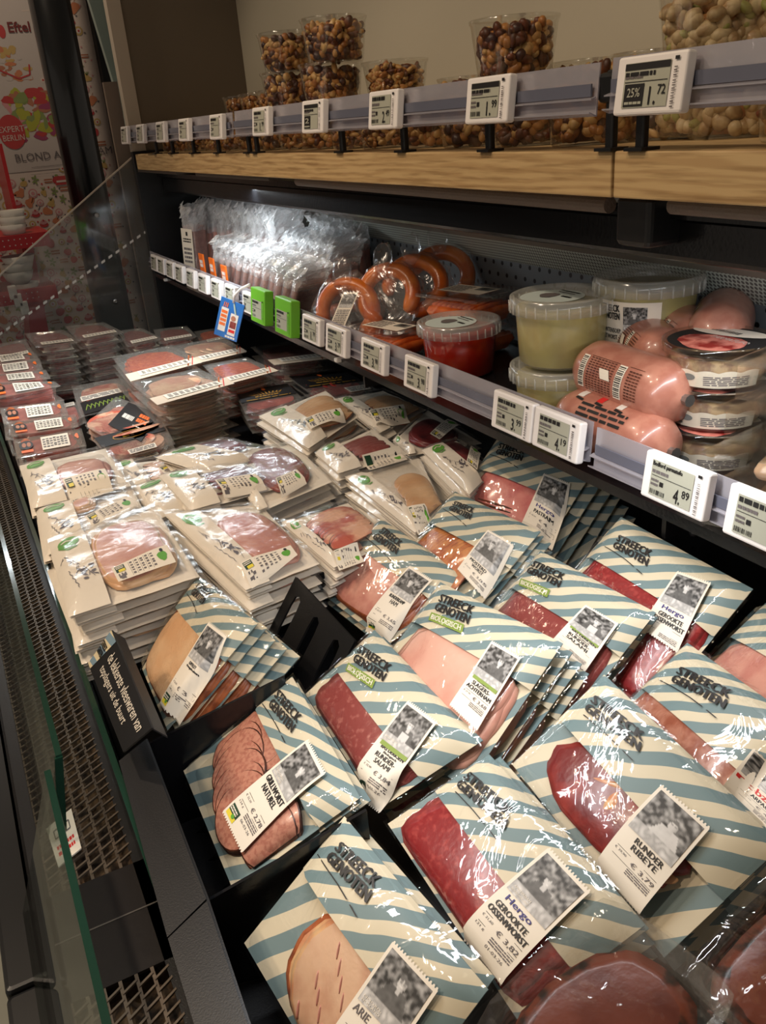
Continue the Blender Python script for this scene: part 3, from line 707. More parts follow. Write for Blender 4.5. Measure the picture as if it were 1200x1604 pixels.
for k, q in enumerate(top):
    esl(q, 0, .006 if k > 4 else .004, ('first', 'second', 'third', 'fourth', 'fifth', 'sixth', 'seventh', 'eighth')[k] + ' white price tag from the far end of the rail above the wooden shelf' if k < 8 else ('white price tag below the tall tub of mixed nuts on the upper rail' if k == 8 else 'white price tag showing a black 25% field on the upper rail'),
        price={9: '1.72', 8: '1.99', 7: '2.49', 5: '1.99'}.get(k), pct='25%' if k == 9 else ('2' if k == 6 else None), dark=k in (6, 8, 9), seed=50 + k)
# orange flags and the hanging card
for k, q in enumerate([(317, 413), (333, 420), (352, 432)]):
    c = onX(*q, .615); mb = MB(); mb.box(c, (.004, .040, .05), 'nozzle_orange', bev=.001)
    Q = lambda s, t, h: c + V(-.0023 - h, .018 - .036 * s, .0 - .03 * t + .012); lines(mb, Q, (.15, .05, .85, .7), 2, 'esl_white', random.Random(k), 0, .8)
    mb.build('promotion_flag', label=('farthest', 'middle', 'nearest')[k] + ' of the three orange promotion flags behind the far price tags', cat='flag', group='orange promotion flags')
hc = empty('hanging_card', onX(360, 530, .575), 'blue hanging promotion card with a white bent arm under the lower rail', 'sign')
A, B_, C_, D_ = onX(347, 464, .575), onX(383, 479, .575), onX(335, 523, .575), onX(370, 536, .575)
Qc = lambda s, t, h: bil(A, B_, C_, D_, s, t) + V(-h, 0, 0)
mb = MB(); mb.prism([A, B_, D_, C_], V(.0015, 0, 0), 'blue_card')
rect(mb, Qc, (.12, .22, .44, .84), 'china', .0006); rect(mb, Qc, (.56, .30, .88, .88), 'china', .0006)
lines(mb, Qc, (.15, .27, .41, .7), 4, 'orange_ink', random.Random(2), .001, .7); ellipse(mb, Qc, .7, .42, .1, .07, 'brownish', .001); rect(mb, Qc, (.6, .5, .85, .68), 'tray_dark', .001); rect(mb, Qc, (.6, .72, .85, .8), 'red_ink', .001)
for s_ in (.2, .28, .35): stroke(mb, Qc, [(s_, .2), (s_ + .02, .08)], .03, 'orange_ink', .001)
stroke(mb, Qc, [(.6, .05), (.75, .3)], .06, 'teal', .001); lines(mb, Qc, (.5, .9, .92, .97), 1, 'china', random.Random(5), .001, .8)
mb.build('card_face', hc)
mb = MB(); mb.tube([onX(391, 446, .59), onX(378, 452, .582), onX(368, 462, .576), onX(366, 474, .573)], .003, 'white_plastic', 8); mb.build('arm', hc, smooth=True)

# ------------------------------------------------------------------ striped packs (leaning in the bins)
def frame(ya, le, ro):
    up = V(math.cos(le), 0, math.sin(le)); rt = V(0, -1, 0); n = np.cross(rt, up)
    r2 = math.cos(ro) * rt + math.sin(ro) * up; u2 = math.cos(ro) * up - math.sin(ro) * rt
    c, s = math.cos(ya), math.sin(ya); return np.array([[c, -s, 0], [s, c, 0], [0, 0, 1]]) @ np.array([r2, u2, n]).T
class Sheet:
    """a slightly puffed flat package lying in the plane o,M; a,b are metres on the plane"""
    def __init__(s, o, M, corners, puff, seed):
        s.o, s.M, s.seed, s.puff = np.array(o, float), M, seed, puff
        s.c = [np.array(c, float)[:2] for c in corners]      # TL TR BL BR in plane metres
        TL, TR, BL, BR = s.c; s.W = (np.linalg.norm(TR - TL) + np.linalg.norm(BR - BL)) / 2; s.H = (np.linalg.norm(BL - TL) + np.linalg.norm(BR - TR)) / 2
    def inv(s, p):                                            # plane metres -> s,t (t down)
        TL, TR, BL, BR = s.c; q = np.array([.5, .5])
        for _ in range(6):
            f = bil(TL, TR, BL, BR, *q) - p
            J = np.array([(TR - TL) * (1 - q[1]) + (BR - BL) * q[1], (BL - TL) * (1 - q[0]) + (BR - TR) * q[0]]).T
            q = q - np.linalg.solve(J, f)
        return q
    def at(s, p, h, st=None):
        if st is None: st = s.inv(np.array(p, float))
        u, t = min(max(st[0], 0), 1), min(max(st[1], 0), 1)
        e = min(1, min(u, 1 - u, t, 1 - t) / .07); e = .06 + .94 * (e * e * (3 - 2 * e))
        bl = s.puff * (1 - abs(2 * u - 1) ** 3) * (1 - abs(2 * t - 1) ** 3)
        wv = .0016 * math.sin(u * 7 + s.seed) * math.sin(t * 6 + s.seed * 2)
        z = (h + bl + wv) * e
        return s.o + s.M @ V(p[0], p[1], z)
    def st(s, u, t, h): return s.at(bil(*s.c, u, t), h, (u, t))
def plane_px(o, M, px, h):
    r = ray(*px); n = M[:, 2]; p0 = o + n * h; q = r * ((p0 @ n) / (r @ n)); return (M.T @ (q - o))[:2]
def disc(mb, S, a, b, ra, rb, rot, mc, mr, h, seed, rim=.0028, wob=.05, lim=None, n=30):
    r_ = random.Random(seed); ph = [r_.uniform(0, 6.28) for _ in range(4)]
    def pt(k, f):
        an = k * 2 * math.pi / n; q = 1 + wob * (math.sin(2 * an + ph[0]) * .6 + math.sin(3 * an + ph[1]) * .5 + math.sin(9 * an + ph[2]) * .12)
        x, y = (ra * q * f[0]) * math.cos(an), (rb * q * f[1]) * math.sin(an)
        p = np.array([a + x * math.cos(rot) - y * math.sin(rot), b + x * math.sin(rot) + y * math.cos(rot)])
        st = S.inv(p); st = np.array([min(max(st[0], .03), .97), min(max(st[1], .02), .965)]); return bil(*S.c, *st), st
    f1 = ((ra - rim) / ra, (rb - rim) / rb)
    def ringv(f, dh): return [mb.vert(S.at(*(lambda q: (q[0], h + dh, q[1]))(pt(k, f)))) for k in range(n)]
    o0 = ringv((1, 1), -.0012); o1 = ringv((1, 1), 0); i1 = ringv(f1, .0003); i2 = ringv((f1[0] * .55, f1[1] * .55), .0008); c = mb.vert(S.at(np.array([a, b]) if True else 0, h + .001))
    for A, B, m in ((o0, o1, mr), (o1, i1, mr), (i1, i2, mc)):
        for k in range(n): mb.face((A[k], A[(k + 1) % n], B[(k + 1) % n], B[k]), m)
    for k in range(n): mb.face((i2[k], i2[(k + 1) % n], c), mc)
def blob(mb, S, box, mc, mr, h, seed, wob=.03, n=36, rim=.003, pw=5):
    """rounded slab of sliced meat filling box (u0,t0,u1,t1)"""
    u0, t0, u1, t1 = box; cu, ct, ru, rt = (u0 + u1) / 2, (t0 + t1) / 2, (u1 - u0) / 2, (t1 - t0) / 2
    r_ = random.Random(seed); ph = [r_.uniform(0, 6.28) for _ in range(4)]
    def pt(k, f):
        an = k * 2 * math.pi / n; ca, sa = math.cos(an), math.sin(an); q = (abs(ca) ** pw + abs(sa) ** pw) ** (-1 / pw)
        q *= 1 + wob * (math.sin(2 * an + ph[0]) + math.sin(5 * an + ph[1]) * .5 + math.sin(11 * an + ph[2]) * .3)
        return min(max(cu + ru * f * q * ca, .02), .98), min(max(ct + rt * f * q * sa, .02), .98)
    fr = 1 - rim / (min(ru * S.W, rt * S.H))
    def ringv(f, dh): return [mb.vert(S.st(*pt(k, f), h + dh)) for k in range(n)]
    rs = [ringv(1, -.004), ringv(1, 0), ringv(fr, .001), ringv(fr * .7, .0016), ringv(fr * .35, .002)]
    for A, B, m in zip(rs, rs[1:], (mr, mr, mc, mc)):
        for k in range(n): mb.face((A[k], A[(k + 1) % n], B[(k + 1) % n], B[k]), m)
    mb.face(rs[-1], mc)

def label_print(root, S, q4, spec, seed):
    """stamp-edged paper label: photo on top, words and prices below"""
    c4 = [np.array(c) for c in q4]; rng = random.Random(seed)
    def Q(s, t, h): return S.at(bil(*c4, s, t), .0122 + h)
    mb = MB(); mb.patch(lambda a, b: Q(a, b, 0), 10, 16, 'card')
    for k in range(16):      # perforated upper edge
        a = (k + .15) / 16; b = (k + .85) / 16
        mb.face([mb.vert(Q(a, 0, 0)), mb.vert(Q(b, 0, 0)), mb.vert(Q(b - .01, -.018, 0)), mb.vert(Q(a + .01, -.018, 0))], 'card')
        mb.face([mb.vert(Q(a, 1, 0)), mb.vert(Q(b, 1, 0)), mb.vert(Q(b - .01, 1.014, 0)), mb.vert(Q(a + .01, 1.014, 0))], 'card')
    lab = mb.build('label', root, smooth=True)
    mb = MB(); pt = spec.get('ph', .45); photo(mb, Q, (.06, .03, .94, pt), seed, spec.get('style', 0), h=.0004); mb.build('photo', lab)
    mb = MB(); h = .0004; y = pt + .02
    for (txt, m, ht, s0, s1) in spec['rows']:
        write(mb, Q, txt, (s0, y, s1, y + ht * .78), m, .02, h); y += ht
    if spec.get('cap'): 
        for i, t_ in enumerate(spec['cap']): write(mb, Q, t_, (.12, pt - .07 + i * .03, .5, pt - .05 + i * .03), 'card', .0, .0009)
    if spec.get('band'): rect(mb, Q, (.12, pt - .01, .94, pt + .035), 'olive_ink', .0008)
    y = max(y, .68); rect(mb, Q, (.12, y + .01, .92, y + .014), 'ink', h)
    if spec.get('kg'): write(mb, Q, spec['kg'], (.10, y + .03, .34, y + .055), 'grey_ink', 0, h)
    if spec.get('pr'): write(mb, Q, spec['pr'], (.46, y + .035, .92, y + .085), 'grey_ink', .01, h)
    rect(mb, Q, (.12, y + .1, .92, y + .104), 'ink', h)
    lines(mb, Q, (.46, y + .11, .92, y + .17), 3, 'grey_ink', rng, h)
    if spec.get('g'): write(mb, Q, spec['g'], (.10, y + .115, .3, y + .14), 'grey_ink', 0, h)
    if spec.get('d'): write(mb, Q, spec['d'], (.46, y + .185, .84, y + .21), 'grey_ink', 0, h)
    if spec.get('bl'):
        rect(mb, Q, (.06, .86, .38, .93), 'dark_green_ink', h); rect(mb, Q, (.06, .93, .38, .975), 'yellow_ink', h); ellipse(mb, Q, .28, .935, .05, .02, 'green_ink', .0008)
        lines(mb, Q, (.08, .875, .34, .92), 2, 'card', rng, .0008)
    mb.build('label_text', lab)
    return lab

def logo_print(root, S, q4, bio=None):
    c4 = [np.array(c) for c in q4]
    def Q(s, t, h): return S.at(bil(*c4, s, t), .0092 + h)
    mb = MB()
    write(mb, Q, 'STREECK', (0, 0, 1, .46), 'ink', .032, 0); write(mb, Q, 'GENOTEN', (0, .54, 1, 1), 'ink', .032, 0)
    if not bio: stroke(mb, Q, [(-.22, 1.18), (.1, 1.22), (.45, 1.3), (.72, 1.42)], .05, 'ink'); stroke(mb, Q, [(.80, 1.46), (.98, 1.56)], .05, 'ink')
    mb.build('logo_print', root)
    if bio:
        b4 = [np.array(c) for c in bio]
        def QB(s, t, h): return S.at(bil(*b4, s, t), .0094 + h)
        mb = MB(); mb.patch(lambda a, b: QB(a, b, 0), 6, 2, 'olive_ink'); write(mb, QB, 'BIOLOGISCH', (.06, .2, .94, .8), 'card', .01, .0004); mb.build('organic_strip', root)

POSE = {
'A1':(0.1484,0.8548,-0.5273,-0.0074,0.6605,0.0853,0.1574,0.1400),
'A2':(0.1584,0.6498,-0.5675,0.1108,0.5402,-0.1860,0.1702,0.1444),
'A3':(0.1434,0.4242,-0.5653,0.1779,0.6303,-0.1170,0.1778,0.1353),
'B1':(0.4077,0.8738,-0.5323,0.1985,0.5404,-0.0992,0.1732,0.1369),
'B2':(0.2804,0.6358,-0.5329,0.2046,0.5395,-0.2300,0.1767,0.1168),
'B3':(0.2706,0.4118,-0.5313,0.2362,0.5168,-0.2760,0.1806,0.1122),
'C1':(0.4826,0.8256,-0.5056,0.0622,0.6026,0.0342,0.1689,0.1598),
'C2':(0.3508,0.6164,-0.5053,0.1591,0.6097,0.0420,0.1695,0.1599),
'C3':(0.3802,0.3942,-0.5027,0.2263,0.6251,-0.2816,0.1859,0.1194),
'D1':(0.6483,0.9224,-0.5011,0.1993,0.6314,0.0483,0.1680,0.1595),
'D2':(0.4628,0.6136,-0.5009,0.0496,0.6082,0.0259,0.1683,0.1596),
'D3':(0.4556,0.4232,-0.5047,-0.2982,0.6324,0.1528,0.1606,0.1578),
'E1':(0.5488,0.5799,-0.4800,0.1024,0.6218,-0.0506,0.1700,0.1600),
'E2':(0.5484,0.4310,-0.4864,-0.5421,0.6797,0.3108,0.1577,0.1570)}
def streeck(key, corners, edge_px, meat, logo, lab, spec, label, nback, backlabel, bio=None, back=(.0135, 0.0), seed=0, jit=.004):
    x, y, z, ya, le, ro, W, H = POSE[key]; M = frame(ya, le, ro); o = V(x, y, z)
    rc = [np.array(c) for c in ((-W / 2, H / 2), (W / 2, H / 2), (-W / 2, -H / 2), (W / 2, -H / 2))]
    c4 = []
    for i, c in enumerate(corners):
        c4.append(plane_px(o, M, c, 0) if c is not None else None)
    if c4[2] is None: c4[2] = c4[0] + (rc[2] - rc[0])
    if c4[3] is None: c4[3] = c4[2] + (c4[1] - c4[0])
    S = Sheet(o, M, c4, .007, seed)
    base = o + M @ V(0, -H / 2, 0)
    root = empty('striped_meat_pack', base, label, 'meat pack', 'blue and cream striped meat packs')
    e = S.inv(plane_px(o, M, edge_px, .012)); te = min(max(e[1], .25), .62)
    uvf = lambda u, t: (float(u * S.W), float((1 - t) * S.H))
    mb = MB(); mb.patch(lambda u, t: S.st(u, t, -.0085) if 0 else S.o + S.M @ np.append(bil(*S.c, u, t), -.0005), 4, 4, 'stripe_paper', uvf); mb.build('back_sheet', root)
    mb = MB(); mb.patch(lambda u, t: S.st(u, t * te, .0075), 12, 7, 'stripe_paper', uvf); 
    mb.build('paper_sleeve', root, smooth=True)
    mb = MB(); meat(mb, S, te); mb.build('meat_slices', root, smooth=True)
    nz = lambda u, t: .0011 * noise.noise(Vector((u * 9 + seed, t * 9, 1))) + .0008 * noise.noise(Vector((u * 22 + seed, t * 22, 1)))
    mb = MB(); mb.patch(lambda u, t: S.st(u * 1.04 - .02, t * 1.04 - .02, .0100 + nz(u, t)) + (0), 26, 22, 'film'); mb.build('film', root, smooth=True)
    if logo:
        logo_print(root, S, [plane_px(o, M, p, .014) for p in logo], [plane_px(o, M, p, .014) for p in bio] if bio else None)
    if lab and nback is not None:
        pass
    r_ = random.Random(seed + 7); n = M[:, 2]; backs = []
    for k in range(nback or 0):
        d = -n * back[0] * (k + 1) + V(0, -back[1] * (k + 1), 0) + V(r_.uniform(-jit, jit), r_.uniform(-jit, jit), r_.uniform(-.003, .003))
        backs.append(copy_tree(root, d, backlabel + ', %s one back' % ORD[k], rot=(r_.uniform(-.03, .03), r_.uniform(-.02, .02), r_.uniform(-.04, .04)), group=backlabel))
    if lab: label_print(root, S, [plane_px(o, M, p, .016) for p in lab], spec, seed)
    return root, S
def m_slab(mc, mr, box=(.06, .30, .80, .93), wob=.03, pw=4, extra=None):
    def f(mb, S, te):
        for i in range(3): blob(mb, S, (box[0] + .01 * i, max(box[1], te - .14), box[2] - .012 * i, box[3] - .012 * i), mc, mr, .001 + .0018 * i, 3 + i, wob, pw=pw)
        if extra: extra(mb, S)
    return f
def m_grill(mb, S, te):
    r = S.W * .19
    def D(u, t, i): p = bil(*S.c, u, t); disc(mb, S, p[0], p[1], r, r * .93, 0, 'grill', 'dark_rim', .0012 + .00045 * i, i, rim=.0013, wob=.025)
    i = 0
    for k in range(5): D(.50 - .055 * k, .30 + .02 * k, i); i += 1
    for k in range(8): D(.14 + .075 * k, .52 + .027 * k + (.015 if k % 2 else 0), i); i += 1
    for k in range(2): D(.84 + .03 * k, .56 + .06 * k, i); i += 1
def m_rows(mc, mr, n=11, box=(.1, .4, .75, .92)):
    def f(mb, S, te):
        for k in range(n):
            u = lerp(box[0] + .08, box[2] - .08, k / (n - 1)); p = bil(*S.c, u, (max(te - .1, .3) + box[3]) / 2)
            disc(mb, S, p[0], p[1], S.W * .11, S.H * .27, 0, mc, mr, .0008 + .00045 * k, k, rim=.0012, wob=.04)
    return f
def m_beye(mb, S, te):
    blob(mb, S, (.10, te - .12, .86, .9), 'ribeye', 'ribeye', .002, 5, .07, pw=2.6)
    for (u, t, a, b, r, sd) in ((.42, .52, .016, .0035, .5, 1), (.47, .60, .010, .005, 1.6, 2), (.80, .70, .012, .005, .8, 3)):
        p = bil(*S.c, u, t); disc(mb, S, p[0], p[1], a, b, r, 'fat', 'fat', .0034, sd, wob=.25, rim=.001)
def m_roastpork(mb, S, te):
    blob(mb, S, (.24, te - .12, .95, .95), 'fat', 'brown_rim', .001, 5, .04, pw=3)
    blob(mb, S, (.28, te - .10, .99, .97), 'pork', 'fat', .0028, 6, .04, pw=3)
    for k in range(9):
        p = bil(*S.c, .45 + .05 * (k % 4), .5 + .05 * k); disc(mb, S, p[0], p[1], .006, .0007, -.9, 'ham', 'ham', .0052, k, rim=.0002, n=8)
def m_pastrami(mb, S, te):
    blob(mb, S, (.10, te - .12, .80, .95), 'pastrami', 'pastrami', .002, 5, .03, pw=4)
    for k in range(3): p = bil(*S.c, .42, .68 + .035 * k); disc(mb, S, p[0], p[1], .034, .0016, -.02 * k, 'pepper', 'pepper', .0048, k, rim=.0004, n=16)

def P(*a): return list(a)
LOG = dict(
 A1=P((307, 906), (330, 922), (296, 928), (317, 947)), A2=P((435, 1077), (470, 1118), (420, 1105), (455, 1147)), A3=P((532, 1316), (592, 1371), (508, 1344), (573, 1414)),
 B1=P((600, 823), (630, 847), (583, 843), (620, 868)), B2=P((563, 1008), (613, 1040), (552, 1035), (600, 1068)), B3=P((733, 1205), (805, 1267), (713, 1230), (790, 1300)),
 C1=P((712, 783), (742, 793), (702, 797), (735, 813)), C2=P((690, 928), (742, 947), (680, 955), (733, 978)), C3=P((932, 1087), (1010, 1147), (913, 1110), (1000, 1177)),
 D1=P((782, 692), (823, 702), (776, 710), (817, 723)), D2=P((837, 877), (885, 898), (823, 895), (875, 920)), D3=P((1065, 1042), (1147, 1080), (1050, 1067), (1133, 1110)), E1=P((970, 837), (1022, 862), (960, 858), (1013, 887)))
BIO = dict(B2=P((545, 1037), (590, 1067), (541, 1050), (585, 1081)), C2=P((676, 959), (728, 979), (672, 972), (725, 994)), D2=P((815, 905), (863, 925), (812, 916), (858, 937)))
LB = dict(
 A1=P((329, 977), (352, 995), (249, 1099), (265, 1125)), A2=P((480, 1158), (508, 1212), (352, 1272), (377, 1333)), A3=P((617, 1476), (685, 1552), (500, 1647), (567, 1724)),
 B1=P((642, 888), (677, 910), (563, 977), (598, 998)), B2=P((640, 1100), (685, 1133), (537, 1227), (583, 1262)), B3=P((858, 1328), (923, 1397), (715, 1460), (782, 1540)),
 C1=P((765, 832), (802, 852), (718, 892), (750, 927)), C2=P((770, 1005), (815, 1030), (707, 1105), (747, 1143)), C3=P((1037, 1232), (1112, 1299), (928, 1351), (1000, 1431)),
 D1=P((852, 743), (892, 757), (817, 823), (858, 852)), D2=P((917, 948), (968, 977), (867, 1007), (915, 1050)), D3=P((1177, 1170), (1240, 1215), (1128, 1230), (1200, 1300)), E1=P((1060, 895), (1113, 913), (1005, 985), (1060, 1020)))
SP = dict(
 A1=dict(rows=[('KIPFILET', 'ink', .045, .3, .7), ('Ovengebraden', 'ink', .04, .25, .8)], kg='€ 26,90', pr='€ 3,99', bl=1, g='148 g', ph=.42),
 A2=dict(rows=[('GRILLWORST', 'ink', .075, .10, .92), ('NATUREL', 'ink', .075, .22, .82)], kg='€ 22,39', pr='€ 2,78', g='124 g', d='06-03-26', bl=1, cap=['NOORD-', 'HOLLAND'], ph=.42),
 A3=dict(rows=[('ARIE', 'grey_ink', .08, .08, .4)], kg='€ 31,90', pr='€ 3,98', cap=['NOORD-', 'HOLLAND'], ph=.5),
 B1=dict(rows=[('RUNDERKAMP', 'ink', .06, .2, .8), ('HAM', 'ink', .075, .36, .64)], kg='€ 33,75', pr='€ 3,65', bl=1, ph=.42),
 B2=dict(rows=[('BAS DERKSEN', 'ink', .05, .2, .9), ('Biologisch', 'ink', .035, .35, .75), ('RUNDER-', 'ink', .06, .2, .8), ('SALAMI', 'ink', .06, .28, .75)], kg='€ 35,90', pr='€ 3,84', d='18-03-26', band=1, bl=1, style=1, cap=['BIOLOGISCH', 'GELDERLAND']),
 B3=dict(rows=[('Hergo', 'blue_ink', .085, .18, .74), ('GEROOKTE', 'ink', .065, .12, .80), ('OSSENWORST', 'ink', .065, .08, .92)], kg='€ 31,60', pr='€ 3,82', g='121 g', d='01-03-26', cap=['AMSTERDAM', 'NOORD-HOLLAND'], ph=.46),
 C1=dict(rows=[('MOSTERD', 'ink', .07, .15, .8), ('WORST', 'ink', .07, .3, .75)], kg='€ 24,90', pr='€ 3,05', style=3, ph=.62),
 C2=dict(rows=[('Biologisch', 'ink', .035, .3, .7), ('SLAGERS-', 'ink', .065, .2, .8), ('ACHTERHAM', 'ink', .065, .1, .92)], kg='€ 37,90', pr='€ 3,68', band=1, ph=.5),
 C3=dict(rows=[('RUNDER', 'ink', .07, .3, .85), ('RIBEYE', 'ink', .07, .32, .82)], kg='€ 39,90', pr='€ 3,79', style=2, ph=.50),
 D1=dict(rows=[('Hergo', 'blue_ink', .10, .2, .8), ('PASTRAMI', 'ink', .08, .2, .85)], kg='€ 38,20', pr='€ 4,97', ph=.5),
 D2=dict(rows=[('BAS DERKSEN', 'ink', .05, .2, .9), ('Biologisch', 'ink', .035, .35, .75), ('RUNDER-', 'ink', .07, .2, .8), ('SALAMI', 'ink', .07, .2, .8)], band=1, style=1, ph=.52),
 D3=dict(rows=[('robzalm', 'red_ink', .14, .05, .98), ('CARPACCIO', 'ink', .08, .2, .9)], style=2, ph=.5, kg='€ 41,90', pr='€ 4,19'),
 E1=dict(rows=[('Hergo', 'blue_ink', .10, .2, .8), ('GEROOKTE', 'ink', .08, .2, .85), ('OSSENWORST', 'ink', .08, .15, .95)], ph=.52))
def SK(k, corners, edge, meat, label, nb, bl, **kw): streeck(k, corners, edge, meat, LOG.get(k), LB.get(k), SP.get(k), label, nb, bl, bio=BIO.get(k), seed=ord(k[0]) * 7 + int(k[1]), **kw)
SK('A1', P((310, 900), (404, 977), (222, 1047), (262, 1144)), (282, 961), m_slab('chicken', 'brown_rim', (.05, .3, .96, .97), pw=6), 'striped pack of oven-roasted chicken fillet leaning beside the black sign', 4, 'striped pack fanned behind the front chicken fillet pack', back=(.015, .004))
SK('A2', P((458, 1060), (565, 1250), (287, 1207), (365, 1395)), (400, 1112), m_grill, 'striped pack of grillworst slices with dark rims lying in the front bin', 2, 'striped pack under the front grillworst pack', back=(.010, 0))
SK('A3', P((540, 1279), (765, 1550), (382, 1477), None), (478, 1376), m_roastpork, 'striped pack of roast pork with a light butcher photo at the bottom edge', 1, 'striped pack peeking out behind the roast pork pack', back=(.03, -.012), jit=.001)
SK('B1', P((597, 812), (733, 903), (492, 920), (608, 1010)), (572, 866), m_slab('ham', 'brown_rim', (.10, .3, .98, .97), pw=3), 'striped pack of pink ham in front of the white sliced meat packs', 3, 'striped pack stacked behind the pink ham pack')
SK('B2', P((587, 987), (757, 1160), (478, 1087), (592, 1268)), (526, 1050), m_slab('salami', 'salami', (.08, .3, .95, .98), pw=8), 'striped pack of beef salami with a green organic strip beside the grillworst pack', 3, 'striped pack stacked behind the near beef salami pack')
SK('B3', P((767, 1182), (1010, 1450), (607, 1290), (812, 1600)), (688, 1250), m_slab('ossenworst', 'ossenworst', (.05, .3, .97, .98), pw=9), 'large striped pack of smoked ossenworst priced 3,82 in the foreground', 3, 'striped pack stacked behind the foreground ossenworst pack')
SK('C1', P((713, 770), (847, 833), None, None), (683, 824), m_rows('mustard_meat', 'brown_rim', 14), 'striped pack of narrow mustard-brown slices with a pale photo label', 3, 'striped pack stacked behind the mustard-brown pack')
SK('C2', P((690, 912), (882, 1008), None, None), (669, 985), m_slab('ham_pale', 'ham_pale', (.10, .3, .95, .97), pw=6), 'striped pack of pale pink slagers achterham with green organic strip, priced 3,68', 5, 'striped pack fanned behind the pale achterham pack', back=(.015, .004))
SK('C3', P((947, 1057), (1225, 1325), (802, 1197), (1040, 1500)), (897, 1150), m_beye, 'large striped pack of dark red rib eye with fat marks', 4, 'striped pack stacked behind the rib eye pack')
SK('D1', P((783, 682), (933, 732), None, None), (768, 741), m_pastrami, 'striped pack of pastrami standing under the lower shelf rail', 5, 'striped pack in the dark row behind the pastrami pack', back=(.022, .006))
SK('D2', P((847, 863), (1028, 960), None, None), (806, 923), m_slab('salami', 'salami', (.08, .3, .95, .98), pw=8), 'striped pack of beef salami between the achterham and the far ossenworst pack', 5, 'striped pack fanned behind the far beef salami pack', back=(.014, .004))
SK('D3', P((1077, 1007), (1270, 1145), None, None), (1015, 1085), m_slab('robmeat', 'robmeat', (.06, .3, .98, .98), pw=8), 'striped pack of brown sliced meat with a red-lettered label at the right edge', 3, 'striped pack behind the red-lettered pack')
SK('E1', P((973, 810), (1180, 923), None, None), (948, 887), m_slab('ossenworst', 'ossenworst', (.08, .3, .97, .98), pw=8), 'striped pack of smoked ossenworst below the lower rail near the black back wall', 3, 'striped pack behind the ossenworst near the back wall', back=(.018, -.012))
SK('E2', P((1200, 945), (1370, 1030), None, None), (1150, 1000), m_slab('ham', 'ham', (.10, .3, .97, .98), pw=8), 'striped pack of pink meat cut off by the right edge', 2, 'striped pack behind the pink pack at right edge')

# ------------------------------------------------------------------ bins of black sheet
def bin_part(name, fn, label, cat='bin'):
    mb = MB(); fn(mb); return mb.build(name, label=label, cat=cat)
def slotplate(mb, o, ex, ey, n, W_, H_, cols, rows_, th=.0025, m='black_metal'):
    """plate with rounded long openings, built as frame bars"""
    def bar(a0, b0, a1, b1):
        p = [o + ex * a0 + ey * b0, o + ex * a1 + ey * b0, o + ex * a1 + ey * b1, o + ex * a0 + ey * b1]; mb.prism(p, n * th, m)
    cw, ch = W_ / cols, H_ / rows_; sw, sh = cw * .34, ch * .70
    for i in range(cols):
        for j in range(rows_):
            cx, cy = (i + .5) * cw, (j + .5) * ch
            ca_ = math.atan2(ch, cw); an = sorted([2 * math.pi * k / 24 for k in range(24)] + [ca_, math.pi - ca_, math.pi + ca_, 2 * math.pi - ca_])
            N = len(an); inner = []; outer = []; r = sw / 2; L2 = sh / 2 - r
            for a in an:
                c_, s_ = math.cos(a), math.sin(a); lo_, hi_ = 0.0, sh
                for _ in range(30):
                    md = (lo_ + hi_) / 2; x, y = md * c_, md * s_; ins = math.hypot(x, max(0, abs(y) - L2)) < r
                    if ins: lo_ = md
                    else: hi_ = md
                inner.append((cx + lo_ * c_, cy + lo_ * s_)); q = max(abs(c_) / (cw / 2), abs(s_) / (ch / 2)); outer.append((cx + c_ / q, cy + s_ / q))
            for dn in (0, th):
                ii = [mb.vert(o + ex * x + ey * y + n * dn) for x, y in inner]; oo = [mb.vert(o + ex * x + ey * y + n * dn) for x, y in outer]
                for k in range(N): mb.face((ii[k], ii[(k + 1) % N], oo[(k + 1) % N], oo[k]), m)
            ia = [mb.vert(o + ex * x + ey * y) for x, y in inner]; ib = [mb.vert(o + ex * x + ey * y + n * th) for x, y in inner]
            for k in range(N): mb.face((ia[k], ia[(k + 1) % N], ib[(k + 1) % N], ib[k]), m)
def unit(v): return v / np.linalg.norm(v)
bm_ = frame(.02, .62, 0)
def backrest(mb):
    p0, p1, p2 = onZ(463, 903, -.50), onZ(556, 1003, -.50), onZ(398, 965, -.565)
    ex = unit(p1 - p0); ey = unit(p2 - p0 - ex * (ex @ (p2 - p0))); n = np.cross(ex, ey)
    slotplate(mb, p0, ex, ey, n, np.linalg.norm(p1 - p0), .095, 3, 1)
    slotplate(mb, p0 + ey * .095, ex, ey, n, np.linalg.norm(p1 - p0), .07, 3, 1)
bin_part('slotted_backrest', backrest, 'leaning black slotted backrest between the chicken fillet and ham packs', 'bin divider')
def divider(mb, pts, zs):
    top = [onZ(*p, z) for p, z in zip(pts, zs)]
    poly = top + [V(top[-1][0], top[-1][1], -.672), V(top[0][0], top[0][1], -.672)]; mb.prism(poly, V(0, .003, 0), 'black_gloss')
bin_part('bin_divider', lambda b: divider(b, [(232, 1166), (446, 1060)], [-.56, -.515]), 'black bin divider between the chicken fillet and grillworst packs', 'bin divider')
bin_part('bin_divider', lambda b: divider(b, [(322, 1414), (575, 1270)], [-.57, -.515]), 'black bin divider between the grillworst and roast pork packs', 'bin divider')
bin_part('bin_divider', lambda b: divider(b, [(190, 985), (508, 897)], [-.565, -.525]), 'black bin divider between the white packs and the striped packs', 'bin divider')
bin_part('ledge_plate', lambda b: b.prism([onZ(186, 1192, -.545), onZ(228, 1158, -.54), onZ(323, 1408, -.54), onZ(262, 1468, -.545)], V(0, 0, -.004), 'black_metal'), 'black front ledge between inner glass and grillworst bin, farther piece', 'bin')
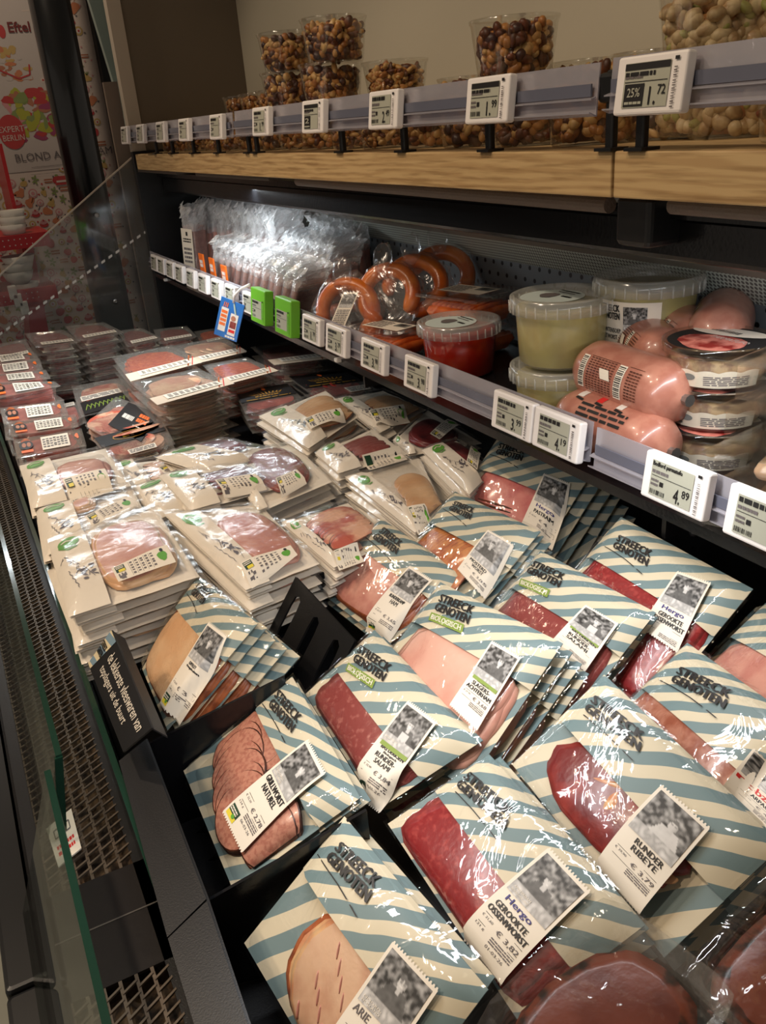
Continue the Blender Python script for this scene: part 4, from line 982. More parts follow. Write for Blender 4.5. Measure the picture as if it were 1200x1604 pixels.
bin_part('ledge_plate', lambda b: b.prism([onZ(263, 1470, -.545), onZ(324, 1411, -.54), onZ(400, 1640, -.54), onZ(315, 1640, -.545)], V(0, 0, -.004), 'black_metal'), 'black front ledge between inner glass and roast pork bin, nearer piece', 'bin')
def fwall(mb):
    a, b, c = onZ(228, 1158, -.542), onZ(323, 1408, -.542), onZ(400, 1640, -.542)
    for p, q in ((a, b), (b, c)): mb.prism([p, q, V(q[0] + .01, q[1], -.672), V(p[0] + .01, p[1], -.672)], V(.002, 0, 0), 'black_metal')
bin_part('bin_wall', fwall, 'black upright front wall of the bins along the inner glass')
def slotfloor(mb): 
    slotplate(mb, V(.075, .57, -.664), V(0, 1, 0), V(1, 0, 0), V(0, 0, 1), .17, .12, 4, 1, .002, 'black_gloss')
bin_part('slotted_floor', slotfloor, 'black slotted bin floor under the grillworst pack')
# the sign
A, B_, C_, D_ = onZ(175, 987, -.475), onZ(238, 1140, -.475), onZ(138, 1040, -.515), onZ(193, 1178, -.515)
def Qs(s, t, h):
    n = np.cross(B_ - A, C_ - A); n = -n / np.linalg.norm(n); n = n if n[2] > 0 else -n
    return bil(A, B_, C_, D_, s, t) + n * h
sg = empty('shelf_sign', (A + D_) / 2 - V(0, 0, .03), 'dark sign reading de lekkerste vleeswaren van topslagers uit de buurt beside the chicken fillet', 'sign')
mb = MB(); mb.prism([Qs(0, 0, -.002), Qs(1, 0, -.002), Qs(1, 1, -.002), Qs(0, 1, -.002)], Qs(0, 0, .002) - Qs(0, 0, 0), 'black_card')
mb.prism([Qs(0, 0, 0), Qs(1, 0, 0), Qs(1, 0, -.004) + V(.008, 0, -.012), Qs(0, 0, -.004) + V(.008, 0, -.012)], V(0, 0, -.002), 'black_card'); mb.build('sign_board', sg)
mb = MB()
i_ = [mb.vert(Qs(0, 0, .0006), (0, .05)), mb.vert(Qs(.22, 0, .0006), (.03, .05)), mb.vert(Qs(.0, .98, .0006), (0, 0))]
i_ = [mb.vert(Qs(s, t, .0006), (s * .16, -t * .06)) for s, t in ((0, 0), (.14, 0), (.07, .98), (0, .98))]; mb.face(i_, 'stripe_sign')
write(mb, Qs, 'STREECK', (.005, .28, .10, .42), 'ink', .03, .001); write(mb, Qs, 'GENOTEN', (.005, .45, .10, .60), 'ink', .03, .001); mb.build('sign_stripes', sg)
mb = MB(); write(mb, Qs, 'de lekkerste vleeswaren van', (.19, .14, .95, .42), 'card', .0025, .0008); write(mb, Qs, 'topslagers uit de buurt', (.19, .52, .80, .80), 'card', .0025, .0008); mb.build('sign_lettering', sg)

# ------------------------------------------------------------------ white-banded packs lying flat
def white_pack(q, z, meat, label, n=0, nlabel=None, lab=None, band=.30, tilt=0.0, seed=0, step=.0125, puff=.006, dark=False, leaf=(.30, .2)):
    zz = [z, z + tilt, z, z + tilt]; c3 = [onZ(*p, k) for p, k in zip(q, zz)]
    o = sum(c3) / 4; ex = unit(c3[1] - c3[0] + c3[3] - c3[2]); ey = unit((c3[0] - c3[2]) + (c3[1] - c3[3])); nn = unit(np.cross(ex, ey)); ey = np.cross(nn, ex)
    M = np.array([ex, ey, nn]).T; c4 = [(M.T @ (c - o))[:2] for c in c3]
    S = Sheet(o, M, c4, puff, seed); rng = random.Random(seed)
    root = empty('white_meat_pack', o - nn * .004, label, 'meat pack', 'flat meat packs with a white paper band')
    mb = MB(); mb.patch(lambda u, t: S.o + S.M @ np.append(bil(*S.c, u, t), -.003 + .0012 * noise.noise(Vector((u * 4 + seed, t * 4, 0)))), 8, 8, 'white_paper')
    mb.patch(lambda u, t: S.st(u * band, t, .0062), 5, 10, 'white_paper'); mb.build('paper_band', root, smooth=True)
    mb = MB(); meat(mb, S); mb.build('meat_slices', root, smooth=True)
    nz = lambda u, t: .0018 * noise.noise(Vector((u * 6 + seed, t * 6, 1))) + .0012 * noise.noise(Vector((u * 17 + seed, t * 17, 1)))
    mb = MB(); mb.patch(lambda u, t: S.st(u, t, .0085 + nz(u, t)), 24, 24, 'soft_film')
    mb.patch(lambda u, t: S.o + S.M @ np.append(bil(*S.c, u, -.04 + t * .06), .001 * math.sin(u * 20) + .001), 20, 2, 'soft_film')
    mb.patch(lambda u, t: S.o + S.M @ np.append(bil(*S.c, .97 + t * .07, u), .002 * math.sin(u * 17)), 20, 2, 'soft_film'); mb.build('film', root, smooth=True)
    r_ = random.Random(seed + 3)
    for k in range(n):
        copy_tree(root, V(r_.uniform(-.006, .006), r_.uniform(-.006, .006), -step * (k + 1)), nlabel + ', %s one down' % ORD[k], rot=(0, 0, r_.uniform(-.05, .05)), group=nlabel)
    # prints on the topmost only
    Q = lambda s, t, h: S.st(s * band, t, .0068 + h)
    mb = MB(); ellipse(mb, Q, .5, leaf[1], leaf[0], .075, 'green_ink', .0004, wob=.06, seed=seed); stroke(mb, Q, [(.2, leaf[1] + .03), (.45, leaf[1] + .1), (.7, leaf[1] + .09)], .016, 'green_ink', .0004)
    stroke(mb, Q, [(.3, leaf[1] - .01), (.45, leaf[1] - .03), (.6, leaf[1]), (.72, leaf[1] - .02)], .015, 'card', .0009)
    for k in range(16):
        x, y = .28 + .035 * k + r_.uniform(-.05, .05), .38 + .022 * k + r_.uniform(-.02, .02)
        stroke(mb, Q, [(x, y), (x + r_.uniform(-.14, .14), y + r_.uniform(.02, .07))], .012, 'violet_ink', .0004)
    for k in range(9):
        x, y = .52 + r_.uniform(0, .36), .58 + r_.uniform(0, .16); ellipse(mb, Q, x, y, .07, .013, 'violet_ink', .0005, n=7, rot=r_.uniform(-.4, .4))
    pts = [(.28 + .012 * k + .03 * math.sin(k * 1.9), .58 + .017 * k) for k in range(14)]; stroke(mb, Q, pts, .010, 'violet_ink', .0004)
    mb.build('band_print', root)
    if lab is None: l4 = [bil(*S.c, *p) for p in ((.42, .72), (.90, .50), (.46, .92), (.96, .70))]
    else: l4 = [plane_px(o, M, p, .013) for p in lab]
    QL = lambda s, t, h: S.at(bil(*[np.array(c) for c in l4], s, t), .0118 + h)
    mb = MB(); mb.patch(lambda a, b: QL(a, b, 0), 12, 5, 'card'); lb = mb.build('label', root, smooth=True)
    mb = MB(); rect(mb, QL, (.04, .08, .20, .48), 'dark_green_ink', .0004); rect(mb, QL, (.08, .34, .19, .5), 'yellow_ink', .0006); lines(mb, QL, (.05, .12, .18, .3), 2, 'card', rng, .0007)
    for k in range(5):
        for j in range(5): 
            if rng.random() < .6: rect(mb, QL, (.05 + .026 * k, .58 + .07 * j, .076 + .026 * k, .65 + .07 * j), 'grey_ink', .0004)
    for k in range(5): rect(mb, QL, (.27 + .09 * k, .1, .275 + .09 * k, .92), 'grey_ink', .0004); barcode(mb, QL, (.29 + .09 * k, .12, .335 + .09 * k, .88), 'grey_ink', rng, 5, .0004, vert=True)
    ellipse(mb, QL, .84, .5, .075, .26, 'green_ink', .0004, wob=.2, seed=3); ellipse(mb, QL, .86, .2, .03, .1, 'ink', .0006)
    mb.build('label_text', lb)
    return root, S
def w_blob(mc, mr=None, box=(.30, .18, .95, .88), wob=.04, pw=3, n=3):
    def f(mb, S):
        for i in range(n): blob(mb, S, (box[0] + .01 * i, box[1] + .008 * i, box[2] - .02 * i, box[3] - .012 * i), mc, mr or mc, .0005 + .0018 * i, 3 + i, wob, pw=pw)
    return f
def w_fold(mc, mr, n=8, box=(.30, .2, .92, .85), rot=.1):
    def f(mb, S):
        for k in range(n):
            t = lerp(box[1] + .1, box[3] - .06, k / (n - 1)); p = bil(*S.c, (box[0] + box[2]) / 2 + .02 * math.sin(k * 3), t)
            disc(mb, S, p[0], p[1], S.W * (box[2] - box[0]) / 2, S.H * .10, rot, mc, mr, .0008 + .0006 * k, k, rim=.0012, wob=.08)
    return f
WG = [
 (P((75, 850), (242, 793), (108, 967), (312, 900)), -.485, w_blob('ham_pale', 'chicken', (.30, .14, .93, .93)), 'white-banded pack of pale sliced chicken on the tall front stack by the glass', 7, 'white-banded pack lower in the tall front stack', P((175, 893), (262, 857), (186, 913), (276, 881)), .31),
 (P((258, 805), (405, 787), (385, 925), (500, 880)), -.50, w_blob('ham', 'ham', (.30, .22, .95, .92)), 'white-banded pack of pink sliced ham right of the tall front stack', 5, 'white-banded pack under the pink sliced ham pack', P((375, 885), (455, 855), (392, 908), (466, 868)), .32),
 (P((440, 818), (545, 785), (523, 890), (612, 845)), -.51, w_fold('bacon', 'pepper', 11, (.15, .12, .98, .85), .2), 'white-banded pack of dark-edged bacon rashers beside the striped ham pack', 3, 'white-banded pack under the dark-edged bacon pack', P((522, 862), (560, 850), (530, 880), (570, 866)), .14),
 (P((55, 800), (205, 757), (75, 870), (235, 820)), -.495, w_blob('ham_pale', 'chicken', (.33, .05, .58, .40)), 'white-banded pack half covered by the tall front stack', 3, 'white-banded pack under the half covered pack', None, .36),
 (P((30, 730), (165, 700), (52, 797), (205, 758)), -.488, w_blob('ham_pale', 'ham', (.34, .3, .9, .85)), 'white-banded pack of pink turkey farthest along the glass edge', 3, 'white-banded pack under the farthest glass edge one', P((98, 753), (165, 737), (110, 778), (176, 757)), .34),
 (P((180, 727), (300, 712), (205, 770), (330, 745)), -.515, w_fold('pork', 'dark_rim', 5, (.3, .2, .9, .9)), 'white-banded pack of dark-edged pork slices behind the salami pack', 2, 'white-banded pack under the dark-edged pork pack', None, .22),
 (P((203, 765), (330, 735), (245, 815), (355, 775)), -.507, w_fold('chorizo', 'salami', 7, (.42, .1, .95, .9)), 'white-banded pack of salami under the dark dried beef pack', 2, 'white-banded pack under the salami pack', None, .42),
 (P((248, 745), (400, 722), (298, 800), (442, 760)), -.492, w_fold('dried', 'dried', 5, (.38, .15, .9, .8)), 'white-banded pack of dark dried beef in the middle of the white packs', 4, 'white-banded pack under the dark dried beef pack', P((337, 756), (400, 744), (350, 771), (417, 755)), .32),
 (P((340, 722), (460, 692), (405, 800), (520, 752)), -.497, w_blob('salami', 'salami', (.25, .1, .85, .9)), 'white-banded pack of red sausage with a label beside the dried beef pack', 4, 'white-banded pack under the red sausage pack', P((432, 752), (465, 738), (440, 770), (480, 752)), .12),
 (P((405, 652), (510, 610), (483, 703), (562, 650)), -.485, w_fold('chicken', 'brown_rim', 8, (.3, .2, .95, .9), .1), 'white-banded pack of folded roast chicken on the stack beside the black ham packs', 6, 'white-banded pack lower in the roast chicken stack', P((476, 660), (533, 640), (487, 673), (541, 652)), .34),
 (P((523, 625), (600, 610), (592, 680), (668, 640)), -.515, w_fold('chicken', 'brown_rim', 6, (.3, .3, .9, .95)), 'white-banded pack of roast slices farthest right under the lower shelf', 2, 'white-banded pack under the roast slices by the back wall', P((577, 645), (632, 636), (588, 662), (642, 652)), .25),
 (P((493, 710), (583, 670), (530, 742), (640, 708)), -.492, w_fold('salami', 'dried', 6, (.35, .2, .85, .85)), 'white-banded pack of red smoked beef behind the translucent chicken pack', 4, 'white-banded pack under the red smoked beef pack', P((567, 714), (625, 697), (578, 725), (638, 708)), .32),
 (P((615, 690), (670, 640), (640, 712), (755, 692)), -.515, w_blob('dried', 'dried', (.2, .2, .85, .9)), 'white-banded pack of dark red meat beside the black back wall', 2, 'white-banded pack under the dark red meat pack', None, .10),
 (P((660, 705), (715, 688), (735, 775), (775, 735)), -.49, w_blob('dried', 'dried', (.4, .1, .9, .7)), 'white-banded pack on the fanned stack behind the pastrami pack', 7, 'white-banded pack fanned behind the pastrami pack', None, .5),
 (P((540, 747), (657, 715), (650, 835), (695, 793)), -.497, w_fold('chicken', 'pork', 6, (.35, .35, .95, .95), .3), 'white-banded crumpled pack of roast chicken behind the mustard-brown pack', 4, 'white-banded pack under the crumpled roast chicken pack', P((638, 797), (665, 790), (655, 825), (683, 808)), .22),
 (P((243, 717), (345, 690), (330, 745), (440, 705)), -.487, w_blob('dried', 'salami', (.5, .05, .95, .6)), 'white-banded pack folded over the dried beef pack', 1, 'white-banded pack under the folded pack', P((366, 722), (417, 708), (378, 728), (425, 716)), .55),
]
for i, (q, z, mt, lb, n, nl, lab, band) in enumerate(WG): white_pack(q, z, mt, lb, n, nl, lab, band, seed=i + 2)

# ------------------------------------------------------------------ clear lidded trays
def tray(q, z, mc, label, n=0, nlabel=None, h=.024, strip=True, group='clear trays of sliced meat', seed=0, step=None, meatbox=(.10, .08, .92, .60), style=None, jit=.004, tiltx=0.0, name='meat_tray'):
    """q: far-left, far-right, near-left, near-right corners of the lid in the picture"""
    c3 = [onZ(*p, z) for p in q]; ctr = sum(c3) / 4
    ex = unit(c3[1] - c3[0] + c3[3] - c3[2]); ey = unit(c3[0] - c3[2] + c3[1] - c3[3]); nn = unit(np.cross(ex, ey)); ey = np.cross(nn, ex)
    M = np.array([ex, ey, nn]).T; c4 = [(M.T @ (c - ctr))[:2] for c in c3]
    S = Sheet(ctr, M, c4, .0, seed); W_, D_ = S.W, S.H; rng = random.Random(seed)
    base = ctr - nn * h; root = empty(name, base, label, 'meat tray', group)
    def ringpt(k, N, f, dz):       # rounded rectangle in u,t
        an = 2 * math.pi * k / N; ca, sa = math.cos(an), math.sin(an); r = (abs(ca) ** 7 + abs(sa) ** 7) ** (-1 / 7)
        u, t = .5 + .5 * f * r * ca, .5 + .5 * f * r * sa; p = bil(*S.c, u, t); return S.o + S.M @ V(p[0], p[1], dz)
    N = 32; mb = MB()
    rs = [[mb.vert(ringpt(k, N, f, dz)) for k in range(N)] for f, dz in ((1.0, .0008), (1.0, -.001), (.88, -.0015), (.84, -h + .004), (.80, -h))]
    for A, B in zip(rs, rs[1:]):
        for k in range(N): mb.face((A[k], A[(k + 1) % N], B[(k + 1) % N], B[k]), 'tray_plastic')
    mb.face(rs[-1], 'tray_plastic'); mb.build('tray_shell', root, smooth=True)
    mb = MB()
    def lidP(u, t):
        e = min(u, 1 - u, t, 1 - t); p = bil(*S.c, u, t)
        return S.o + S.M @ V(p[0], p[1], .0015 + (.0015 if e > .04 else 0) + .0008 * noise.noise(Vector((u * 5 + seed, t * 5, 0))))
    mb.patch(lidP, 14, 12, 'tray_plastic'); mb.build('lid', root, smooth=True)
    mb = MB(); u0, t0, u1, t1 = meatbox
    def mp(u, t): p = bil(*S.c, u, t); return p
    if style == 'rows':
        for k in range(12):
            p = mp(lerp(u0 + .08, u1 - .08, k / 11), (t0 + t1) / 2); a = S.o + S.M @ V(p[0], p[1], -h * .45)
            R = M @ np.array([[.6, 0, .8], [0, 1, 0], [-.8, 0, .6]])
            mb.lathe([(.001, .0), (D_ * .30, .0), (D_ * .30, .0016), (.001, .002)], a, mc, 20, R=R)
    else:
        for j in range(4):
            f = 1 - j * .02; zz = -h * .9 + j * h * .23; pts = []
            rr = [[], []]
            for k in range(26):
                an = 2 * math.pi * k / 26; ca, sa = math.cos(an), math.sin(an); r = (abs(ca) ** 3.4 + abs(sa) ** 3.4) ** (-1 / 3.4)
                r *= 1 + .05 * math.sin(3 * an + seed + j) + .03 * math.sin(7 * an + j * 2)
                u, t = .5 + .40 * f * r * ca, (.5 + .40 * f * r * sa)
                p = mp(u, t); rr[0].append(mb.vert(S.o + S.M @ V(p[0], p[1], zz))); rr[1].append(mb.vert(S.o + S.M @ V(p[0], p[1], zz + h * .2)))
            for k in range(26): mb.face((rr[0][k], rr[0][(k + 1) % 26], rr[1][(k + 1) % 26], rr[1][k]), mc)
            mb.face(rr[1], mc)
        for k in range(4):
            p = mp(rng.uniform(.3, .7), rng.uniform(.3, .6)); R = M @ np.array(Matrix.Rotation(rng.uniform(-.25, .25), 3, 'Y'))
            mb.lathe([(.001, .0), (W_ * .24, .0), (W_ * .22, .0016), (.001, .002)], S.o + S.M @ V(p[0], p[1], -h * .12 - .001 * k), mc, 18, R=R)
    mb.build('meat_slices', root, smooth=False)
    r_ = random.Random(seed + 1)
    if strip:
        Q = lambda s, t, hh: S.o + S.M @ np.append(bil(*S.c, s, t), .0048 + hh)
        mb = MB(); rect(mb, Q, (.16, .76, .88, .92), 'card'); lb = mb.build('label', root)
        mb = MB(); 
        for k in range(9):
            if rng.random() < .3: barcode(mb, Q, (.2 + .075 * k, .785, .25 + .075 * k, .895), 'ink', rng, 6, .0004)
            else: lines(mb, Q, (.2 + .075 * k, .785, .25 + .075 * k, .895), 3, 'grey_ink', rng, .0004)
        mb.build('label_text', lb)
    step = step or h * .92
    for k in range(n): copy_tree(root, V(r_.uniform(-jit, jit), r_.uniform(-jit, jit), 0) - nn * step * (k + 1), nlabel + ', %s one down' % ORD[k], rot=(0, 0, r_.uniform(-.04, .04)), group=nlabel)
    if style == 'sleeve':
        Q = lambda s, t, hh: S.o + S.M @ np.append(bil(*S.c, s, t), .0035 + hh)
        mb = MB(); mb.patch(lambda a, b: Q(a, .74 + .26 * b, 0), 3, 2, 'sleeve_paper'); stroke(mb, Q, [(.80, .99), (.98, .62)], .02, 'brown_rim', .0005); stroke(mb, Q, [(.86, .99), (1., .7)], .012, 'red_ink', .0005); mb.build('paper_sleeve', root)
    return root, S
TR_ = [
 (P((203, 600), (310, 578), (247, 637), (368, 603)), -.487, 'tray_pale', 'clear tray of pale ham with white label on top of the centre stack', 7, 'clear tray lower in the tall centre stack of pale ham', 'sleeve', .024),
 (P((175, 560), (270, 541), (205, 600), (317, 570)), -.487, 'chorizo', 'clear tray of overlapping salami slices with white sleeve behind the tall centre stack', 5, 'clear tray under the overlapping salami tray', 'sleeve', .022),
 (P((268, 543), (350, 528), (307, 572), (388, 553)), -.497, 'tray_pale', 'clear tray of pink ham with a long white label by the blue hanging card', 4, 'clear tray under the pink ham tray by the blue card', 'sleeve', .022),
 (P((317, 573), (387, 560), (350, 606), (437, 583)), -.495, 'chorizo', 'clear tray of orange-red chorizo with a white sleeve', 3, 'clear tray under the orange-red chorizo tray', 'sleeve', .022),
 (P((392, 545), (467, 532), (430, 574), (525, 563)), -.497, 'tray_dark', 'clear tray of dark dried meat on the stack below the green price tags', 3, 'clear tray under the dark dried meat tray below green tags', 'sleeve', .026),
 (P((38, 523), (100, 517), (57, 546), (127, 537)), -.497, 'tray_dark', 'top clear salami tray of the left tall stack at the far end', 6, 'salami tray lower in the left tall far stack', None, .024),
 (P((102, 512), (163, 505), (123, 536), (195, 522)), -.487, 'tray_dark', 'top clear salami tray of the tallest stack at the far end', 7, 'salami tray lower in the tallest far stack', None, .024),
 (P((183, 519), (222, 514), (200, 545), (257, 532)), -.505, 'tray_dark', 'clear salami tray just right of the tallest far stack', 3, 'salami tray under the one right of the tallest stack', None, .024),
 (P((240, 517), (293, 511), (250, 540), (310, 529)), -.51, 'tray_dark', 'clear salami tray alone in front of the black end panel', 2, 'salami tray under the one before the black end panel', None, .022),
 (P((303, 520), (355, 512), (318, 542), (375, 530)), -.53, 'chorizo', 'clear tray of reddish slices half behind the blue hanging card', 2, 'clear tray under the reddish tray behind the blue card', None, .022),
 (P((-12, 541), (40, 532), (-5, 570), (54, 556)), -.49, 'tray_dark', 'clear salami tray at the left edge in front of the end glass', 2, 'clear salami tray under the one at the left edge', None, .024),
]
for i, (q, z, mc, lb, n, nl, st, h) in enumerate(TR_): tray(q, z, mc, lb, n, nl, h=h, style=st, seed=i + 3)
# more dim trays under the lower shelf, beyond the blue card
for k, (x, y, z) in enumerate([(.70, 2.35, -.50), (.74, 2.1, -.53)]):
    pass
# thick trays of raw meat along the glass
UT = [(P((22, 690), (128, 672), (27, 720), (136, 700)), 'nearest'), (P((12, 664), (118, 650), (18, 686), (124, 670)), 'second nearest'), (P((0, 640), (100, 628), (6, 666), (108, 652)), 'third nearest'),
      (P((-22, 600), (85, 598), (-18, 628), (96, 606)), 'fourth nearest'), (P((-30, 590), (72, 580), (-26, 604), (80, 594)), 'fifth nearest'), (P((-35, 575), (62, 562), (-30, 592), (68, 580)), 'sixth nearest'), (P((-38, 560), (52, 550), (-33, 576), (62, 564)), 'farthest')]
for i, (q, w_) in enumerate(UT):
    r, S = tray(q, -.490, 'raw', 'clear deep tray of raw red meat along the front glass, the %s' % w_, 3 if i == 0 else (2 if i < 3 else 1), 'deep tray of raw meat under the %s of the glass row' % w_, h=.036, strip=False, seed=40 + i, jit=.003)
    Q = lambda s, t, hh: S.o + S.M @ np.append(bil(*S.c, s, t), .0045 + hh); rng = random.Random(i)
    mb = MB(); rect(mb, Q, (.38, .2, .78, .88), 'card'); lb = mb.build('label', r)
    mb = MB()
    for k in range(7):
        if k % 2: barcode(mb, Q, (.40 + .052 * k, .3, .44 + .052 * k, .8), 'ink', rng, 5, .0004, vert=True)
        else: lines(mb, Q, (.40 + .052 * k, .3, .44 + .052 * k, .8), 4, 'grey_ink', rng, .0004)
    ellipse(mb, Q, .90, .45, .03, .12, 'orange_ink', .0004, wob=.3); mb.build('label_text', lb)
    mb = MB(); ellipse(mb, Q, .16, .42, .075, .3, 'brown_rim', 0); ellipse(mb, Q, .16, .5, .10, .22, 'ink', .0004); ellipse(mb, Q, .13, .5, .03, .12, 'brownish', .0008); ellipse(mb, Q, .20, .5, .03, .12, 'brownish', .0008); rect(mb, Q, (.08, .76, .25, .88), 'orange_ink', .0008); mb.build('brand_print', r)
# flat packs with black cards
def black_pack(q, z, mc, label, cardbox, accent, n=2, nl='', seed=0, strip=None, kind=0):
    r, S = tray(q, z, mc, label, 0, '', h=.014, strip=False, seed=seed, group='flat meat packs with black cards', name='flat_meat_pack')
    Q = lambda s, t, hh: S.o + S.M @ np.append(bil(*S.c, s, t), .0042 + hh); rng = random.Random(seed)
    u0, t0, u1, t1 = cardbox; mb = MB(); rect(mb, Q, cardbox, 'black_card', 0, 3, 3)
    cu, ct = (u0 + u1) / 2, (t0 + t1) / 2; du, dt = u1 - u0, t1 - t0
    if kind == 0:   # green herb scribbles
        for k in range(12): stroke(mb, Q, [(u0 + du * (.05 + .07 * k), ct + dt * .2), (u0 + du * (.1 + .07 * k), ct - dt * .2), (u0 + du * (.14 + .07 * k), ct + dt * .1)], .012, 'olive_ink', .0005)
    elif kind == 1:  # crown of gold strokes with orange seal
        ellipse(mb, Q, cu, t0 + dt * .2, .035, .05, 'orange_ink', .0005)
        for k in range(9): stroke(mb, Q, [(cu + du * (k - 4) * .05, ct + dt * .15), (cu + du * (k - 4) * .075, ct - dt * .12 + abs(k - 4) * dt * .03), (cu + du * (k - 3.6) * .055, ct + dt * .15)], .008, 'gold_ink', .0005)
        lines(mb, Q, (cu - du * .22, ct + dt * .2, cu + du * .22, ct + dt * .3), 1, 'gold_ink', rng, .0005)
        lines(mb, Q, (u0 + du * .1, t1 - dt * .1, u1 - du * .1, t1 - dt * .03), 1, 'gold_ink', rng, .0005)
    elif kind == 2:
        rect(mb, Q, (u0 + du * .15, ct - dt * .12, u0 + du * .5, ct + dt * .14), 'ink', .0004); lines(mb, Q, (u0 + du * .15, ct - dt * .1, u0 + du * .48, ct + dt * .1), 1, 'china', rng, .0006, .8)
        lines(mb, Q, (u0 + du * .56, ct - dt * .3, u0 + du * .86, ct + dt * .05), 2, 'orange_ink', rng, .0005, .7); lines(mb, Q, (u0 + du * .56, ct + dt * .15, u0 + du * .8, ct + dt * .2), 1, 'china', rng, .0005)
    else:
        stroke(mb, Q, [(cu + du * .28 * math.cos(a * .4), ct + dt * .32 * math.sin(a * .4)) for a in range(17)], .012, 'gold_ink', .0005)
        rect(mb, Q, (cu - du * .14, ct - dt * .16, cu - du * .04, ct + dt * .16), 'yellow_ink', .0006); rect(mb, Q, (cu - du * .02, ct - dt * .18, cu + du * .03, ct + dt * .18), 'china', .0006)
        stroke(mb, Q, [(cu + du * .06, ct + dt * .1), (cu + du * .14, ct - dt * .12), (cu + du * .2, ct + dt * .05)], .03, 'red_ink', .0006)
    mb.build('black_card', r)
    if strip:
        mb = MB(); rect(mb, Q, strip, 'card', .0006); lb = mb.build('label', r); mb = MB(); lines(mb, Q, (strip[0] + .02, strip[1] + .02, strip[2] - .02, strip[3] - .02), 3, 'grey_ink', rng, .001); mb.build('label_text', lb)
    for k in range(n): copy_tree(r, V(.002 * k, -.003, -.014 * (k + 1)), nl + ', %s one down' % ORD[k], rot=(0, 0, .02 * k), group=nl)
black_pack(P((112, 606), (190, 592), (128, 655), (232, 625)), -.565, 'bacon', 'flat pack of cured ham with a black herb card beside the tall salami stacks', (.05, .62, .98, .98), 'g', 3, 'flat pack under the black herb card pack', 1, (.08, .45, .75, .6), 0)
black_pack(P((182, 622), (255, 650), (133, 668), (215, 715)), -.535, 'bacon', 'tilted clear pack with a dark card and orange print left of the tall centre stack', (.32, .05, .95, .75), 'o', 2, 'pack under the tilted one with the dark card', 2, None, 2)
black_pack(P((145, 690), (255, 660), (175, 725), (275, 697)), -.535, 'bacon', 'flat pack of bacon with a black and gold card before the centre stack', (.03, .0, .97, .45), 'y', 3, 'flat pack under the bacon with gold card', 3, (.3, .8, .72, .97), 3)
black_pack(P((368, 617), (452, 603), (385, 650), (480, 632)), -.53, 'raw', 'black ham pack with a gold crown on the left, beside the roast chicken stack', (.02, .0, .98, .55), 'c', 3, 'black ham pack under the left one with the gold crown', 4, None, 1)
black_pack(P((450, 592), (540, 583), (500, 628), (595, 612)), -.535, 'raw', 'black ham pack with a gold crown near the back wall', (.02, .0, .98, .55), 'c', 3, 'black ham pack under the crown pack near the back wall', 5, (.55, .75, .9, .95), 1)
black_pack(P((75, 640), (120, 630), (90, 668), (130, 655)), -.57, 'raw', 'clear pack of red meat tucked between the deep trays and the herb pack', (.0, .0, .4, .25), 'c', 1, 'clear pack under the tucked red one', 6, (.55, .05, .9, .25), 0)

# big clear trays in the near right corner
def big_tray(q, z, label, seed, h=.035):
    r, S = tray(q, z, 'tray_plastic', label, 0, '', h=h, strip=False, seed=seed, meatbox=(.2, .2, .8, .8), name='roast_beef_tray')
    ms = [c for c in bpy.data.objects if c.parent is r and c.name.startswith('meat_slices')]
    for c in ms: bpy.data.objects.remove(c)
    S.puff = 0; mb = MB()
    for i in range(3): blob(mb, S, (.10 + .01 * i, .09 + .012 * i, .94 - .01 * i, .98), 'roastbeef', 'pepper', -.022 + .006 * i, seed + i, .05, rim=.007, pw=2.6)
    mb.build('roast_beef', r, smooth=True)
    for c in [c for c in bpy.data.objects if c.parent is r and c.name.startswith('lid')]: bpy.data.objects.remove(c)
    mb = MB(); mb.patch(lambda u, t: S.o + S.M @ np.append(bil(*S.c, u, t), .004 + .0022 * noise.noise(Vector((u * 4, t * 4, seed))) + .0012 * noise.noise(Vector((u * 14, t * 14, seed)))), 30, 30, 'film'); mb.build('crinkled_film', r, smooth=True)
big_tray(P((945, 1392), (1170, 1560), (725, 1610), (975, 1780)), -.425, 'large clear tray of dark-rimmed roast beef at the bottom edge of the view', 3)
big_tray(P((1240, 1330), (1420, 1460), (1060, 1530), (1230, 1690)), -.435, 'large clear tray of roast meat cut off at the lower right corner', 5)

